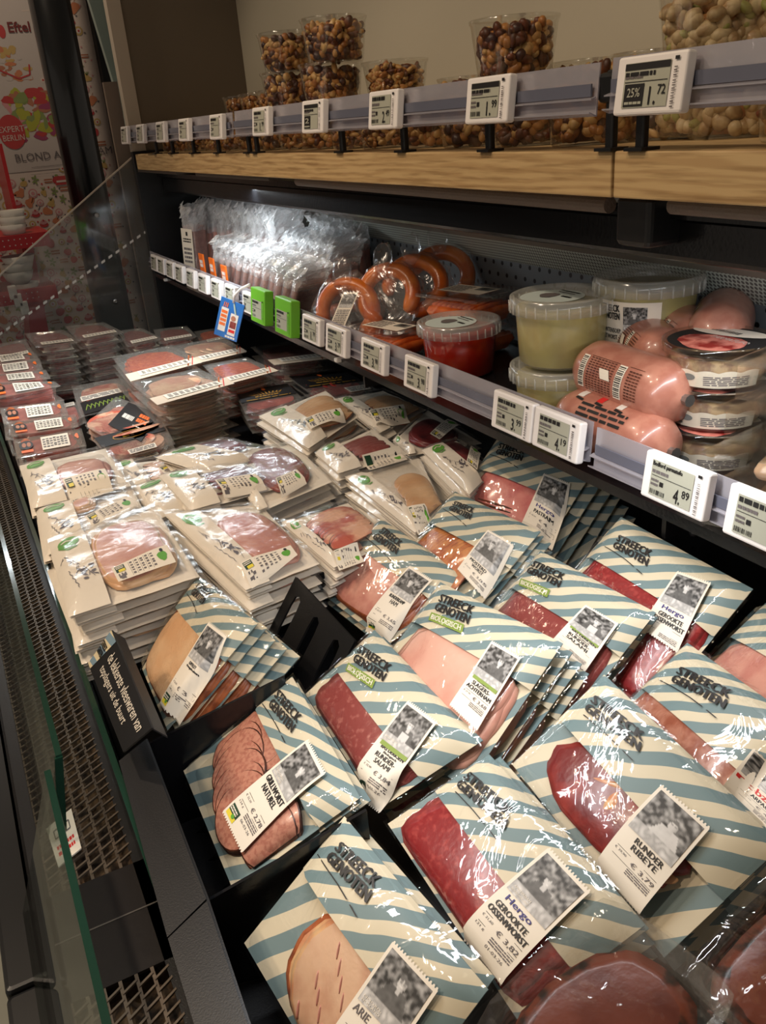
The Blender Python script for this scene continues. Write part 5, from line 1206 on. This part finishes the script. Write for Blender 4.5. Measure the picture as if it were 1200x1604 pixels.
# ------------------------------------------------------------------ products on the steel shelf
ZS = -.386
def pail(c, r, h, mc, ms, label, sticker=True, front=None, wall='milky_plastic'):
    root = empty('soup_pail', c, label, 'pail', 'round lidded pails on the steel shelf')
    t = r * .90; b = r * .82
    mb = MB(); mb.lathe([(b - .002, .0), (b, .003), (t, h - .012)], c, wall, 40, capt=False); mb.build('tub', root, smooth=True)
    mb = MB(); mb.lathe([(b - .003, .002), (b - .0005, .004), (t - .0012, h - .016), (t - .004, h - .015)], c, ms, 40); mb.build('filling', root, smooth=True)
    mb = MB(); mb.lathe([(t + .001, h - .022), (r, h - .021), (r, h - .002), (r - .004, h), (r - .007, h - .004), (r - .012, h - .005)], c, 'lid_plastic', 48, capb=False)
    for k in range(30):
        a = k * 2 * math.pi / 30; mb.box(c + V((r + .0006) * math.cos(a), (r + .0006) * math.sin(a), h - .014), (.0016, .0016, .014), 'lid_plastic', R=np.array(Matrix.Rotation(a, 3, 'Z')))
    mb.build('lid', root, smooth=True)
    if sticker:
        mb = MB(); rs = r * .62; Q = lambda s, t_, hh: c + V(-.012, .004, 0) + V((t_ - .5) * -2 * rs, (.5 - s) * 2 * rs, h - .004 + hh)
        ellipse(mb, Q, .5, .5, .5, .5, 'stripe_card', .0, 32); ellipse(mb, Q, .42, .5, .16, .16, 'grey_ink', .0006, 20, wob=.15); rect(mb, Q, (.62, .38, .84, .44), 'ink', .0006); rect(mb, Q, (.25, .10, .7, .14), 'ink', .0006); rect(mb, Q, (.3, .2, .7, .23), 'grey_ink', .0006)
        mb.build('lid_sticker', root)
    if front:
        mb = MB(); a0, a1 = front; z0, z1 = .004, h - .026
        def Q(s, t_, hh):
            a = lerp(a0, a1, s); z = lerp(z1, z0, t_); rr = lerp(b, t, z / (h - .012)) + .0012 + hh; return c + V(rr * math.cos(a), rr * math.sin(a), z)
        mb.patch(lambda s, t_: Q(s, t_, 0), 14, 6, 'card'); lb = mb.build('side_label', root, smooth=True)
        mb = MB(); photo(mb, Q, (.44, .08, .8, .50), 9, h=.0004); mb.build('photo', lb)
        mb = MB(); write(mb, Q, 'STREECK', (.02, .06, .38, .18), 'ink', .03, .0006); write(mb, Q, 'GENOTEN', (.02, .2, .38, .32), 'ink', .03, .0006)
        write(mb, Q, 'Hergo', (.52, .50, .86, .64), 'blue_ink', .02, .0008); write(mb, Q, 'ERWTENSOEP', (.02, .48, .40, .56), 'ink', .01, .0006); write(mb, Q, 'MET WORST', (.02, .60, .34, .68), 'ink', .01, .0006)
        rect(mb, Q, (.02, .74, .8, .75), 'ink', .0006); lines(mb, Q, (.44, .80, .85, .92), 3, 'ink', random.Random(1), .0006); mb.build('label_text', lb)
    return root
mat('stripe_card', rgb(205, 218, 214), 0.4)
pail(V(.695, .895, ZS), .066, .078, 'green_soup', 'green_soup', 'lower pail of green soup in the front stack of two', sticker=False)
pail(V(.699, .899, ZS + .078), .066, .088, 'green_soup', 'green_soup', 'upper pail of green pea soup in the front stack of two')
pail(V(.80, .845, ZS), .066, .082, 'green_soup', 'green_soup', 'lower green soup pail at the back beneath the labelled one', sticker=False)
pail(V(.797, .850, ZS + .082), .068, .100, 'green_soup', 'green_soup', 'upper green soup pail at the back with a printed side label', sticker=False, front=(math.radians(165), math.radians(243)))
pail(V(.715, 1.180, ZS), .066, .086, 'red_sauce', 'red_side', 'pail of red sauce with a round sticker on its lid', wall='tub_plastic')
def boxtub(px, X, w_, d_, h_, label, mc='carrot', yaw=.25, lift=0.0):
    c = onX(*px, X); c = V(X, c[1], ZS + lift); R = np.array(Matrix.Rotation(yaw, 3, 'Z'))
    root = empty('rectangular_tub', c, label, 'tub', 'rectangular clear tubs on the steel shelf')
    mb = MB(); mb.box(c + V(0, 0, h_ / 2), (w_, d_, h_), 'tub_plastic', R=R, bev=.012, taper=.86); mb.build('tub', root, smooth=False)
    mb = MB(); mb.box(c + V(0, 0, h_ * .36), (w_ * .9, d_ * .9, h_ * .62), mc, R=R, bev=.01, taper=.9)
    for k in range(9): mb.tube([c + R @ V(-w_ * .36, -d_ * .38 + k * d_ * .09, h_ * .66), c + R @ V(0, -d_ * .36 + k * d_ * .09, h_ * .70 + .003 * (k % 2)), c + R @ V(w_ * .36, -d_ * .38 + k * d_ * .092, h_ * .64)], .005, mc, 6)
    mb.build('filling', root, smooth=True)
    mb = MB(); mb.box(c + V(0, 0, h_ + .003), (w_ + .010, d_ + .010, .008), 'tub_plastic', R=R, bev=.003); mb.build('lid', root)
    Q = lambda s, t, hh: c + R @ V(w_ * (.26 - .5 * t), d_ * (.36 - .72 * s), h_ + .0078 + hh); rng = random.Random(3)
    mb = MB(); rect(mb, Q, (0, 0, 1, 1), 'card'); lb = mb.build('label', root)
    mb = MB(); lines(mb, Q, (.05, .1, .5, .9), 5, 'grey_ink', rng, .0005); rect(mb, Q, (.62, .1, .95, .5), 'photo_grey', .0005); rect(mb, Q, (.7, .15, .85, .4), 'ink', .0008); mb.build('label_text', lb)
mat('photo_grey', rgb(110, 112, 108), 0.5)
boxtub((735, 485), .80, .11, .135, .048, 'upper clear tub of orange carrot salad behind the red sauce pail', lift=.05)
boxtub((738, 500), .803, .11, .135, .044, 'lower clear tub of orange salad under the carrot tub behind the red sauce pail')
boxtub((612, 560), .685, .095, .13, .042, 'clear tub of orange salad left of the red sauce pail')
# liver sausages
def roll(px, X, L, r, label, yaw=0.0, z=None, prints=0, seed=0):
    c = onX(*px, X); 
    if z is not None: c = V(X, c[1], z)
    ax = unit(V(math.sin(yaw), -math.cos(yaw), 0)); s_ = np.cross(ax, V(0, 0, 1)); R = np.array([s_, V(0, 0, 1), ax]).T
    # local: x side (towards the customer is -s_), y up, z axis
    root = empty('liver_sausage', c - V(0, 0, r), label, 'sausage', 'thick liver sausages on the steel shelf')
    prof = [(.005, -L / 2 - .004), (r * .35, -L / 2), (r * .75, -L / 2 + .006), (r * .96, -L / 2 + .02), (r, -L / 2 + .04), (r, L / 2 - .04), (r * .96, L / 2 - .02), (r * .75, L / 2 - .006), (r * .35, L / 2), (.005, L / 2 + .004)]
    mb = MB(); mb.lathe(prof, c, 'liver_skin', 36, R=R); mb.build('casing', root, smooth=True)
    for e in (-1, 1):
        mb = MB(); mb.tube([c + R @ V(0, 0, e * L / 2), c + R @ V(0, 0, e * (L / 2 + .012))], [.005, .007], 'silver_edge', 8); mb.build('clip', root)
    def Q(s, t, hh):   # s along axis 0..1, t around (0 top .. 1 bottom facing the customer)
        a = math.radians(lerp(-100, 30, t)); zz = lerp(-L / 2 + .03, L / 2 - .03, s); rr = r + .0006 + hh
        sgn = -1 if s_[0] > 0 else 1
        return c + R @ V(sgn * rr * math.cos(-a), rr * math.sin(-a), zz)
    rng = random.Random(seed); mb = MB()
    if prints == 1:
        for (a, b_) in ((.0, .10), (.62, .74)):
            mb.patch(lambda u, v: Q(lerp(a, b_, u), lerp(.42, .88, v), 0), 2, 8, 'card'); barcode(mb, Q, (a + .01, .44, b_ - .01, .86), 'ink', rng, 16, .0005, vert=True)
        for k in range(8): lines(mb, Q, (.14 + .056 * k, .42, .18 + .056 * k, .9), 14, 'dark_rim', rng, .0003, .5)
        stroke(mb, Q, [(.12, .41), (.60, .41)], .006, 'dark_rim'); stroke(mb, Q, [(.76, .41), (1, .41)], .006, 'dark_rim')
        for k in range(4): lines(mb, Q, (.80 + .05 * k, .45, .84 + .05 * k, .85), 10, 'dark_rim', rng, .0003, .5)
        mb.patch(lambda u, v: Q(lerp(.34, .50, u) + v * .06, lerp(.55, .68, v), .0008), 3, 3, 'card')
    else:
        for k in range(3): 
            mb.patch(lambda u, v: Q(lerp(.05 + .3 * k, .14 + .3 * k, u), lerp(.05, .25, v), 0), 3, 4, 'china' if k != 1 else 'red_ink'); stroke(mb, Q, [(.06 + .3 * k, .28), (.18 + .3 * k, .30)], .04, 'ink', .0005)
        lines(mb, Q, (.2, .3, .9, .55), 3, 'ink', rng, .0004, .5)
    mb.build('casing_print', root)
mat('liver_skin', rgb(184, 126, 106), 0.3, col2=rgb(170, 110, 92), nscale=60, coat=.3)
roll((990, 597), .680, .165, .037, 'pink liver sausage with printed barcodes and a loose sticker, lying on top', yaw=-.05, prints=1)
roll((963, 664), .650, .17, .036, 'pink liver sausage with cartoon-like print lying lowest behind the rail', yaw=.0, z=ZS + .036, prints=2)
roll((1020, 545), .76, .15, .036, 'light pink liver sausage behind the printed one', yaw=-.5, prints=1, seed=3)
roll((1075, 527), .80, .15, .036, 'dim liver sausage half hidden behind the clear cheese tubs', yaw=-.5, prints=1, seed=4)
roll((1130, 510), .82, .15, .036, 'dim brown liver sausage near the pegboard behind the cheese tubs', yaw=-.9, prints=1, seed=5)
# round cheese tubs
def cheesetub(c, r, h, label, black=False, lidprint=True):
    root = empty('round_tub', c, label, 'tub', 'round clear cheese tubs')
    mb = MB(); mb.lathe([(r * .80, 0), (r * .84, .003), (r * .93, h - .008)], c, 'tub_plastic', 36, capt=False); mb.build('tub', root, smooth=True)
    mb = MB(); mb.lathe([(r * .76, .004), (r * .80, .008), (r * .84, h * .62), (r * .7, h * .66), (r * .3, h * .60)], c, 'veined', 30); mb.build('cheese', root, smooth=True)
    mb = MB()
    def Q(s, t, hh):
        a = math.radians(100 + 175 * s); z = lerp(h * .44, .004, t); rr = lerp(r * .81, r * .93, z / h) + .001 + hh; return c + V(rr * math.cos(a), rr * math.sin(a), z)
    N = 60
    for k in range(N):
        sc1 = lambda s: -.14 * abs(math.sin(s * 22)); a, b = k / N, (k + 1) / N
        mb.face([mb.vert(Q(a, sc1(a), 0)), mb.vert(Q(b, sc1(b), 0)), mb.vert(Q(b, 1, 0)), mb.vert(Q(a, 1, 0))], 'card')
    rng = random.Random(2); ellipse(mb, Q, .52, .35, .045, .22, 'photo_grey', .0006); ellipse(mb, Q, .43, .45, .02, .1, 'photo_grey', .0006); ellipse(mb, Q, .47, .75, .02, .1, 'photo_grey', .0006)
    write(mb, Q, 'PARMATUFO', (.08, .30, .36, .58), 'grey_ink', 0, .0006); lines(mb, Q, (.10, .68, .36, .85), 2, 'grey_ink', rng, .0006); lines(mb, Q, (.62, .2, .92, .85), 5, 'grey_ink', rng, .0006)
    mb.build('side_label', root, smooth=True)
    mb = MB(); mb.lathe([(r * .94, h - .012), (r, h - .011), (r, h - .001), (r * .98, h), (r * .95, h - .003), (.002, h - .003)], c, 'tub_plastic', 40, capb=False); mb.build('lid', root, smooth=True)
    mb = MB(); QT = lambda s, t, hh: c + V((.5 - t) * 1.8 * r, (.5 - s) * 1.8 * r, h - .0022 + hh)
    ellipse(mb, QT, .5, .5, .5, .5, 'black_card', 0, 32); ellipse(mb, QT, .55, .66, .38, .28, 'meat_photo', .0004, 20, wob=.1); 
    ellipse(mb, QT, .42, .25, .42, .15, 'card', .0008, 24, rot=-.25); barcode(mb, QT, (.2, .22, .55, .30), 'ink', rng, 16, .0012); write(mb, QT, 'PARMATUFO', (.4, .44, .85, .52), 'china', 0, .0008)
    mb.build('lid_print', root)
mat('meat_photo', rgb(215, 130, 115), 0.4, col2=rgb(140, 40, 36), nscale=60)
for k, (dx, dy) in enumerate([(.0, -.0), (.004, .003), (.0, .0)]):
    cheesetub(V(.735 + dx, .672 + dy, ZS + .0005 + k * .047), .060 if k else .058, .047, ['bottom', 'middle', 'top'][k] + ' round clear tub of parmatufo cheese in the stack by the right edge')
for k in range(3): cheesetub(V(.83, .615, ZS + .0005 + k * .047), .058, .047, ['bottom', 'middle', 'top'][k] + ' round clear tub of cheese in the far right stack against the pegboard')
for k in range(4):   # clear wedge packs at the right edge
    c = V(.68 + .005 * k, .520 - .004 * k, ZS + .002 + k * .042); R = np.array(Matrix.Rotation(.4, 3, 'Z'))
    root = empty('wedge_pack', c, ['bottom', 'second', 'third', 'top'][k] + ' clear wedge pack of soft cheese stacked at the right edge', 'cheese pack', 'clear wedge packs at the right edge')
    mb = MB(); mb.prism([c + R @ V(*p) for p in ((-.06, .06, 0), (-.06, -.06, 0), (.06, -.03, 0), (.06, .03, 0))], V(0, 0, .032), 'tub_plastic'); mb.prism([c + R @ V(*p) for p in ((-.07, .07, .033), (-.07, -.07, .033), (.07, -.04, .033), (.07, .04, .033))], V(0, 0, .0015), 'tub_plastic'); mb.build('shell', root)
    mb = MB(); mb.box(c + V(0, 0, .012), (.09, .06, .018), 'pork', R=R, bev=.008); mb.build('cheese_wedge', root, smooth=True)

# smoked sausage rings in film
def wrap(mb, c, R, ax, seed, m='soft_film', amp=.22, n=30):
    for j in range(n // 2): pass
    ids = []
    for j in range(n // 2 + 1):
        for i in range(n):
            th, ph = math.pi * j / (n // 2), 2 * math.pi * i / n
            d = np.array([math.sin(th) * math.cos(ph), math.sin(th) * math.sin(ph), math.cos(th)])
            q = 1 + amp * noise.noise(Vector(d * 2.2 + seed)) + amp * .6 * noise.noise(Vector(d * 6 + seed))
            ids.append(mb.vert(c + R @ (d * q * np.array(ax))))
    for j in range(n // 2):
        for i in range(n): mb.face((ids[j * n + i], ids[j * n + (i + 1) % n], ids[(j + 1) * n + (i + 1) % n], ids[(j + 1) * n + i]), m)
def ring(px, X, r, tr, rotz, tilt, label, card=False, film=True, seed=0, span=300, start=-60, z=None):
    c = onX(*px, X); 
    if z is not None: c[2] = z
    R = np.array(Matrix.Rotation(rotz, 3, 'Z') @ Matrix.Rotation(tilt, 3, 'Y'))
    root = empty('smoked_sausage_ring', V(c[0], c[1], c[2] - r), label, 'sausage', 'smoked sausage rings on the steel shelf')
    pts = []; rr = []
    for k in range(29):
        a = math.radians(start + span * k / 28); e = min(k, 28 - k); q = 1.08 if False else 1
        pts.append(c + R @ V(0, r * 1.05 * math.cos(a), r * q * math.sin(a))); rr.append(tr * (1 if e > 1 else (.82 if e == 1 else .4)))
    mb = MB(); mb.tube(pts, rr, 'rookworst', 16); mb.build('sausage', root, smooth=True)
    if film:
        mb = MB(); wrap(mb, c, R, (tr * 1.5, r * 1.5, r * 1.4), seed, 'soft_film', .16); wrap(mb, c + V(0, .01, r * 1.4), R, (.006, r * .4, r * .6), seed + 4, 'soft_film', .5, 16); mb.build('film_bag', root, smooth=True)
    if card:
        Q = lambda s, t, hh: c + R @ V(-tr * 1.1 - hh - .012 * t, (.5 - s) * .030 + .022 * t - .012, .032 - .062 * t)
        rng = random.Random(1); mb = MB(); mb.patch(lambda a, b: Q(a, b, 0), 3, 5, 'card'); lb = mb.build('label', root, smooth=True)
        mb = MB(); photo(mb, Q, (.08, .05, .92, .45), 4, h=.0004, nu=14, nv=14); mb.build('photo', lb); mb = MB(); lines(mb, Q, (.1, .5, .9, .95), 9, 'grey_ink', rng, .0005); mb.build('label_text', lb)
ring((545, 487), .655, .048, .0135, .75, .30, 'smoked sausage ring with a white paper label standing behind the rail', card=True, span=275, start=-35)
ring((608, 462), .715, .046, .014, .7, .45, 'film-wrapped smoked sausage ring next to the labelled ring', seed=2, start=-80)
ring((650, 448), .765, .046, .014, .9, .5, 'film-wrapped smoked sausage ring in the middle of the wrapped ones', seed=6, start=-20)
ring((692, 432), .82, .046, .014, 1.1, .6, 'film-wrapped smoked sausage ring against the pegboard', seed=9, start=10)

# bagged sausage slabs
def bag(c, yaw, lean, w_, h_, th, mc, seed, label, group, lab=False, flare=.06):
    """slab of meat in a loose clear bag with a crumpled top; faces local -x"""
    R = np.array(Matrix.Rotation(yaw, 3, 'Z') @ Matrix.Rotation(lean, 3, 'X'))
    root = empty('bagged_sausage', c, label, 'bagged meat', group)
    mb = MB(); mb.box(c + R @ V(0, 0, h_ / 2), (w_, th, h_), mc, R=R, bev=.006); mb.build('meat_slab', root, smooth=False)
    mb = MB(); rng = random.Random(seed)
    def Pf(u, v):
        a = 2 * math.pi * u; ca, sa = math.cos(a), math.sin(a); H = h_ + flare
        z = -.003 + v * H; k = max(0, (z - h_) / flare)
        sx = (w_ / 2 + .004) * (1 - .25 * k + .25 * k * k) * (abs(ca) ** .5) * (1 if ca > 0 else -1); sy = (th / 2 + .003 + .008 * k * k) * (abs(sa) ** .5) * (1 if sa > 0 else -1)
        n1 = noise.noise(Vector((ca * 2 + seed, sa * 2, v * 7))) * (.002 + .012 * k); n2 = noise.noise(Vector((ca * 6 + seed, sa * 6 + 3, v * 26))) * (.001 + .016 * k)
        return c + R @ V(sx + n1 + n2, sy + n1 - n2, z + (n2 * 1.5 if k > .5 else 0))
    vt = (h_ * .92 + .003) / (h_ + flare)
    mb.patch(lambda u, v: Pf(u, v * vt), 20, 7, 'bag_film'); mb.patch(lambda u, v: Pf(u, vt + (1 - vt) * v), 26, 12, 'crumple_film'); mb.build('film_bag', root, smooth=False)
    if lab:
        side = lab
        Q = (lambda s, t, hh: c + R @ V(-w_ / 2 - .006 - hh, (.5 - s) * th * .95, h_ * (.96 - .9 * t))) if side == 1 else (lambda s, t, hh: c + R @ V((s - .5) * w_ * .62, -th / 2 - .006 - hh, h_ * (.96 - .92 * t)))
        r2 = random.Random(seed); mb = MB(); rect(mb, Q, (0, 0, 1, 1), 'card'); lb = mb.build('label', root)
        mb = MB(); rect(mb, Q, (.42, .06, .58, .14), 'ink', .0004); lines(mb, Q, (.15, .18, .85, .28), 2, 'ink', r2, .0004); lines(mb, Q, (.15, .36, .85, .7), 4, 'grey_ink', r2, .0004); barcode(mb, Q, (.15, .74, .6, .86), 'grey_ink', r2, 8, .0004); ellipse(mb, Q, .6, .92, .12, .04, 'orange_ink', .0004); mb.build('label_text', lb)
    return root
bag(V(.665, 2.52, ZS), .5, .10, .05, .150, .045, 'slab_brown', 1, 'tall bagged sausage slab with a white label at the far end of the steel shelf', 'bagged sausage at the far end', lab=1, flare=.055)
G1, G2, G3, G4 = ('pink bagged sausage in the upright back row', 'brownish bagged sausage leaning in the front row by orange flags', 'pink bagged sausage leaning in the middle row before the pegboard', 'pale bagged sausage upright behind the labelled ones')
p1 = [bag(V(.755, 2.60, ZS), 0, .12, .08, .135, .022, 'slab_pink', s, G1 + (', first' if s % 10 == 1 else ', second'), 'upright pink bagged sausages', flare=.075) for s in (11, 12)]
for k in range(13): copy_tree(p1[k % 2], V(.003 * (k % 3), -.045 * (k + 1), .006 * math.sin(k * 2)), G1 + ', %s from far end' % ORD[k + 2], rot=(-.01 * k + .04, 0, .04 * (k % 3)), group='upright pink bagged sausages')
p2 = [bag(V(.665, 2.27, ZS), .15, .45, .07, .105, .018, 'slab_brown', s, G2 + (', first' if s % 10 == 1 else ', second'), 'leaning brown bagged sausages', flare=.05) for s in (21, 22)]
for k in range(12): copy_tree(p2[k % 2], V(.002 * (k % 3), -.043 * (k + 1), .0), G2 + ', %s' % ORD[k + 2], rot=(.04 + .01 * k, 0, 0), group='leaning brown bagged sausages')
p3 = [bag(V(.76, 1.99, ZS), .1, .32, .07, .115, .020, 'slab_pink', s, G3 + (', first' if s % 10 == 1 else ', second'), 'leaning pink bagged sausages', flare=.055) for s in (31, 32)]
for k in range(7): copy_tree(p3[k % 2], V(0, -.034 * (k + 1), 0), G3 + ', %s' % ORD[k + 2], rot=(0, 0, 0), group='leaning pink bagged sausages')
bag(V(.775, 1.80, ZS), -.9, 0.0, .05, .125, .045, 'slab_pink', 41, 'bagged sausage with a white label standing left of the pegboard, the front one', 'labelled bagged sausages', lab=2, flare=.05)
bag(V(.83, 1.79, ZS), -.9, 0.0, .05, .135, .045, 'slab_pink', 42, 'bagged sausage with a narrow white label farthest right against the pegboard', 'labelled bagged sausages', lab=2, flare=.045)
p4 = bag(V(.83, 1.86, ZS), -.6, 0.05, .06, .125, .02, 'slab_pink', 43, G4, 'pale bagged sausages by the pegboard', flare=.06)
for k in range(3): copy_tree(p4, V(.0, .035 * (k + 1), .004 * k), G4 + ', %s farther' % ORD[k], group='pale bagged sausages by the pegboard')
# flat bagged ham next to the ring
def flatbag(px, z, w_, d_, label, seed, mc='slab_pink', yaw=.3):
    c = onZ(*px, z); R = np.array(Matrix.Rotation(yaw, 3, 'Z')); root = empty('flat_bagged_meat', c, label, 'bagged meat', 'flat bagged meats on the steel shelf')
    mb = MB(); mb.box(c + V(0, 0, .016), (w_, d_, .026), mc, R=R, bev=.008); mb.build('meat_slab', root)
    mb = MB(); mb.patch(lambda u, v: c + R @ V((u - .5) * w_ * 1.5, (v - .5) * d_ * 1.5, .001 + .034 * max(0, min(1, 4 * min(u, 1 - u, v, 1 - v))) + .016 * noise.noise(Vector((u * 7, v * 7, seed)))), 26, 26, 'bag_film'); mb.build('film_bag', root, smooth=True)
    Q = lambda s, t, hh: c + R @ V(-.035 + .045 * (1 - t), -.10 * s + .02, .0315 + hh); rng = random.Random(seed)
    mb = MB(); rect(mb, Q, (0, 0, 1, 1), 'card'); lb = mb.build('label', root); mb = MB(); lines(mb, Q, (.06, .1, .94, .9), 5, 'grey_ink', rng, .0004); mb.build('label_text', lb)
flatbag((500, 452), -.355, .10, .20, 'flat bagged pink ham with a white label lying behind the sausage ring', 1)
flatbag((505, 487), ZS + .002, .10, .20, 'flat bagged meat lying low between the rail and the sausage ring', 2)

# ------------------------------------------------------------------ nut tubs on the wooden shelf
def ico(mb, c, r, R, m):
    t = (1 + 5 ** .5) / 2; vs = [(-1, t, 0), (1, t, 0), (-1, -t, 0), (1, -t, 0), (0, -1, t), (0, 1, t), (0, -1, -t), (0, 1, -t), (t, 0, -1), (t, 0, 1), (-t, 0, -1), (-t, 0, 1)]
    fs = [(0, 11, 5), (0, 5, 1), (0, 1, 7), (0, 7, 10), (0, 10, 11), (1, 5, 9), (5, 11, 4), (11, 10, 2), (10, 7, 6), (7, 1, 8), (3, 9, 4), (3, 4, 2), (3, 2, 6), (3, 6, 8), (3, 8, 9), (4, 9, 5), (2, 4, 11), (6, 2, 10), (8, 6, 7), (9, 8, 1)]
    P_ = [np.array(v) / np.linalg.norm(v) for v in vs]; cache = {}
    def mid(a, b):
        k = (min(a, b), max(a, b))
        if k not in cache: p = P_[a] + P_[b]; P_.append(p / np.linalg.norm(p)); cache[k] = len(P_) - 1
        return cache[k]
    f2 = []
    for a, b, d in fs: x, y, z = mid(a, b), mid(b, d), mid(d, a); f2 += [(a, x, z), (b, y, x), (d, z, y), (x, y, z)]
    ids = [mb.vert(c + R @ (p * np.array(r) * (1 + .12 * p[0] * (r[0] > r[1] * 1.3)))) for p in P_]
    for f in f2: mb.face([ids[i] for i in f], m)
def nuttub(c, mix, seed, label, r=.058, h=.068):
    root = empty('nut_tub', c, label, 'tub', 'clear tubs of nuts on the wooden shelf'); rng = random.Random(seed)
    mb = MB(); mb.lathe([(r * .80, 0), (r * .83, .002), (r * .97, h - .006), (r * 1.0, h - .004), (r * 1.02, h), (r * .98, h + .001), (.002, h - .001)], c, 'tub_plastic', 32, capt=False); mb.build('tub', root, smooth=True)
    mb = MB(); n = 330 if mix != 'pist' else 190; k = 0
    while k < n:
        z = rng.uniform(.008, h * .86); top = z > h * .74; R0 = lerp(r * .80, r * .95, z / h) - .008; rad = R0 * (math.sqrt(rng.random()) if top else rng.uniform(.80, 1.0)); a = rng.uniform(0, 2 * math.pi)
        p = c + V(rad * math.cos(a), rad * math.sin(a), z); Rr = np.array(Matrix.Rotation(rng.uniform(0, 6.3), 3, Vector((rng.uniform(-1, 1), rng.uniform(-1, 1), rng.uniform(-1, 1))).normalized()))
        if mix == 'mixed': m, s = rng.choice([('nut_tan', (.011, .007, .006)), ('nut_cream', (.008, .0075, .006)), ('nut_brown', (.012, .007, .0055)), ('nut_dark', (.009, .008, .007)), ('nut_brown', (.012, .008, .006)), ('nut_tan', (.008, .007, .007)), ('nut_cream', (.012, .006, .005))])
        elif mix == 'pist': m, s = rng.choice([('pistachio', (.011, .008, .0075)), ('pistachio', (.011, .008, .0075)), ('pistachio', (.010, .0075, .007)), ('pistachio_green', (.009, .006, .005))])
        elif mix == 'walnut': m, s = rng.choice([('nut_tan', (.012, .007, .004)), ('nut_brown', (.011, .006, .004)), ('nut_cream', (.010, .006, .004))])
        else: m, s = rng.choice([('nut_tan', (.0085, .007, .0065)), ('nut_cream', (.0085, .007, .0065)), ('nut_tan', (.010, .006, .0055)), ('nut_brown', (.009, .007, .006))])
        ico(mb, p, s, Rr, m); k += 1
    mb.lathe([(r * .56, .004), (r * .66, h * .62)], c, 'nut_brown' if mix != 'pist' else 'nut_tan', 20); mb.build('nuts', root, smooth=True, kind='stuff')
    return root
ZT = -.0465
def nutrow():
    protos = {}
    words = {'mixed': 'mixed nuts', 'pist': 'pistachios', 'walnut': 'walnut pieces', 'pea': 'roasted peanuts'}
    def put(x, y, lev, mix, label, s=0):
        key = (mix, s); p = V(x, y, ZT + lev * .0705)
        if key not in protos: protos[key] = (nuttub(p, mix, 7 + s * 5 + len(mix), label), p); return
        o, p0 = protos[key]; copy_tree(o, p - p0, label, rot=(0, 0, 1.7 * len(bpy.data.objects) % 6))
    ys = [2.62, 2.49, 2.36, 2.23, 2.10, 1.97, 1.84, 1.71, 1.585, 1.46, 1.335, 1.21, 1.085, .965, .845]
    mixes = ['pea', 'pea', 'walnut', 'pea', 'pea', 'mixed', 'mixed', 'walnut', 'pea', 'walnut', 'walnut', 'mixed', 'mixed', 'mixed', 'pea']
    for k, (y, m) in enumerate(zip(ys, mixes)):
        put(.700 + .004 * (k % 2), y, 0, m, 'bottom tub of %s in the front row, %s from the far end' % (words[m], ['first', 'second', 'third', 'fourth', 'fifth', 'sixth', 'seventh', 'eighth', 'ninth', 'tenth', 'eleventh', 'twelfth', 'thirteenth', 'fourteenth', 'fifteenth'][k]), k % 2)
    put(.765, .70, 0, 'pist', 'bottom tub of pistachios standing back from the shelf edge near the board seam'); put(.712, .56, 0, 'mixed', 'bottom tub of mixed nuts right of the rail post pair', 1); put(.76, .80, 0, 'mixed', 'bottom tub of mixed nuts just left of the pistachios', 0); put(.71, .43, 0, 'mixed', 'bottom tub of mixed nuts cut off by the right edge', 0)
    for k, y in enumerate([2.40, 2.27, 2.14]): put(.83, y, .75, 'pea', 'raised tub of roasted peanuts in the back row, %s from the far end' % ['first', 'second', 'third'][k], 0)
    for k, (y, m) in enumerate([(1.96, 'pea'), (1.70, 'mixed'), (1.32, 'mixed'), (1.19, 'mixed'), (1.02, 'mixed'), (.90, 'mixed'), (.78, 'mixed')]): put(.845, y, .35 if k > 1 else 0, m, 'back-row tub of %s behind the %s upper price tag' % (words[m], ['sixth', 'seventh', 'eighth', 'gap left of the ninth', 'ninth', 'gap right of the ninth', 'tenth'][k]), k % 2)
    # stacked ones
    def pick(px, X, lev, mix, label, s=0):
        c = onX(*px, X); put(X, c[1], lev, mix, label, s)
    pick((455, 130), .715, 1, 'mixed', 'second-level tub of mixed nuts in the left one of the two tall far stacks', 0)
    pick((452, 85), .715, 1.95, 'mixed', 'top tub of mixed nuts in the left one of the two tall far stacks', 1)
    pick((520, 130), .715, 1, 'mixed', 'second-level tub of mixed nuts in the right one of the two tall far stacks', 1)
    pick((525, 70), .715, 1.95, 'mixed', 'top tub of mixed nuts in the right one of the two tall far stacks', 0)
    pick((620, 125), .80, .9, 'walnut', 'second-level tub of walnut pieces behind the tag left of the middle', 0)
    pick((806, 75), .74, 1.12, 'mixed', 'lone raised tub of mixed nuts above the middle of the upper rail', 1)
    pick((1120, 60), .76, 1.0, 'pist', 'raised tub of pistachios in the upper right')
    pick((1215, 50), .80, 1.0, 'pist', 'raised tub of pistachios cut off by the right edge')
    pick((1110, 100), .76, .05, 'pist', 'lower tub of pistachios under the raised one in the upper right')
nutrow()
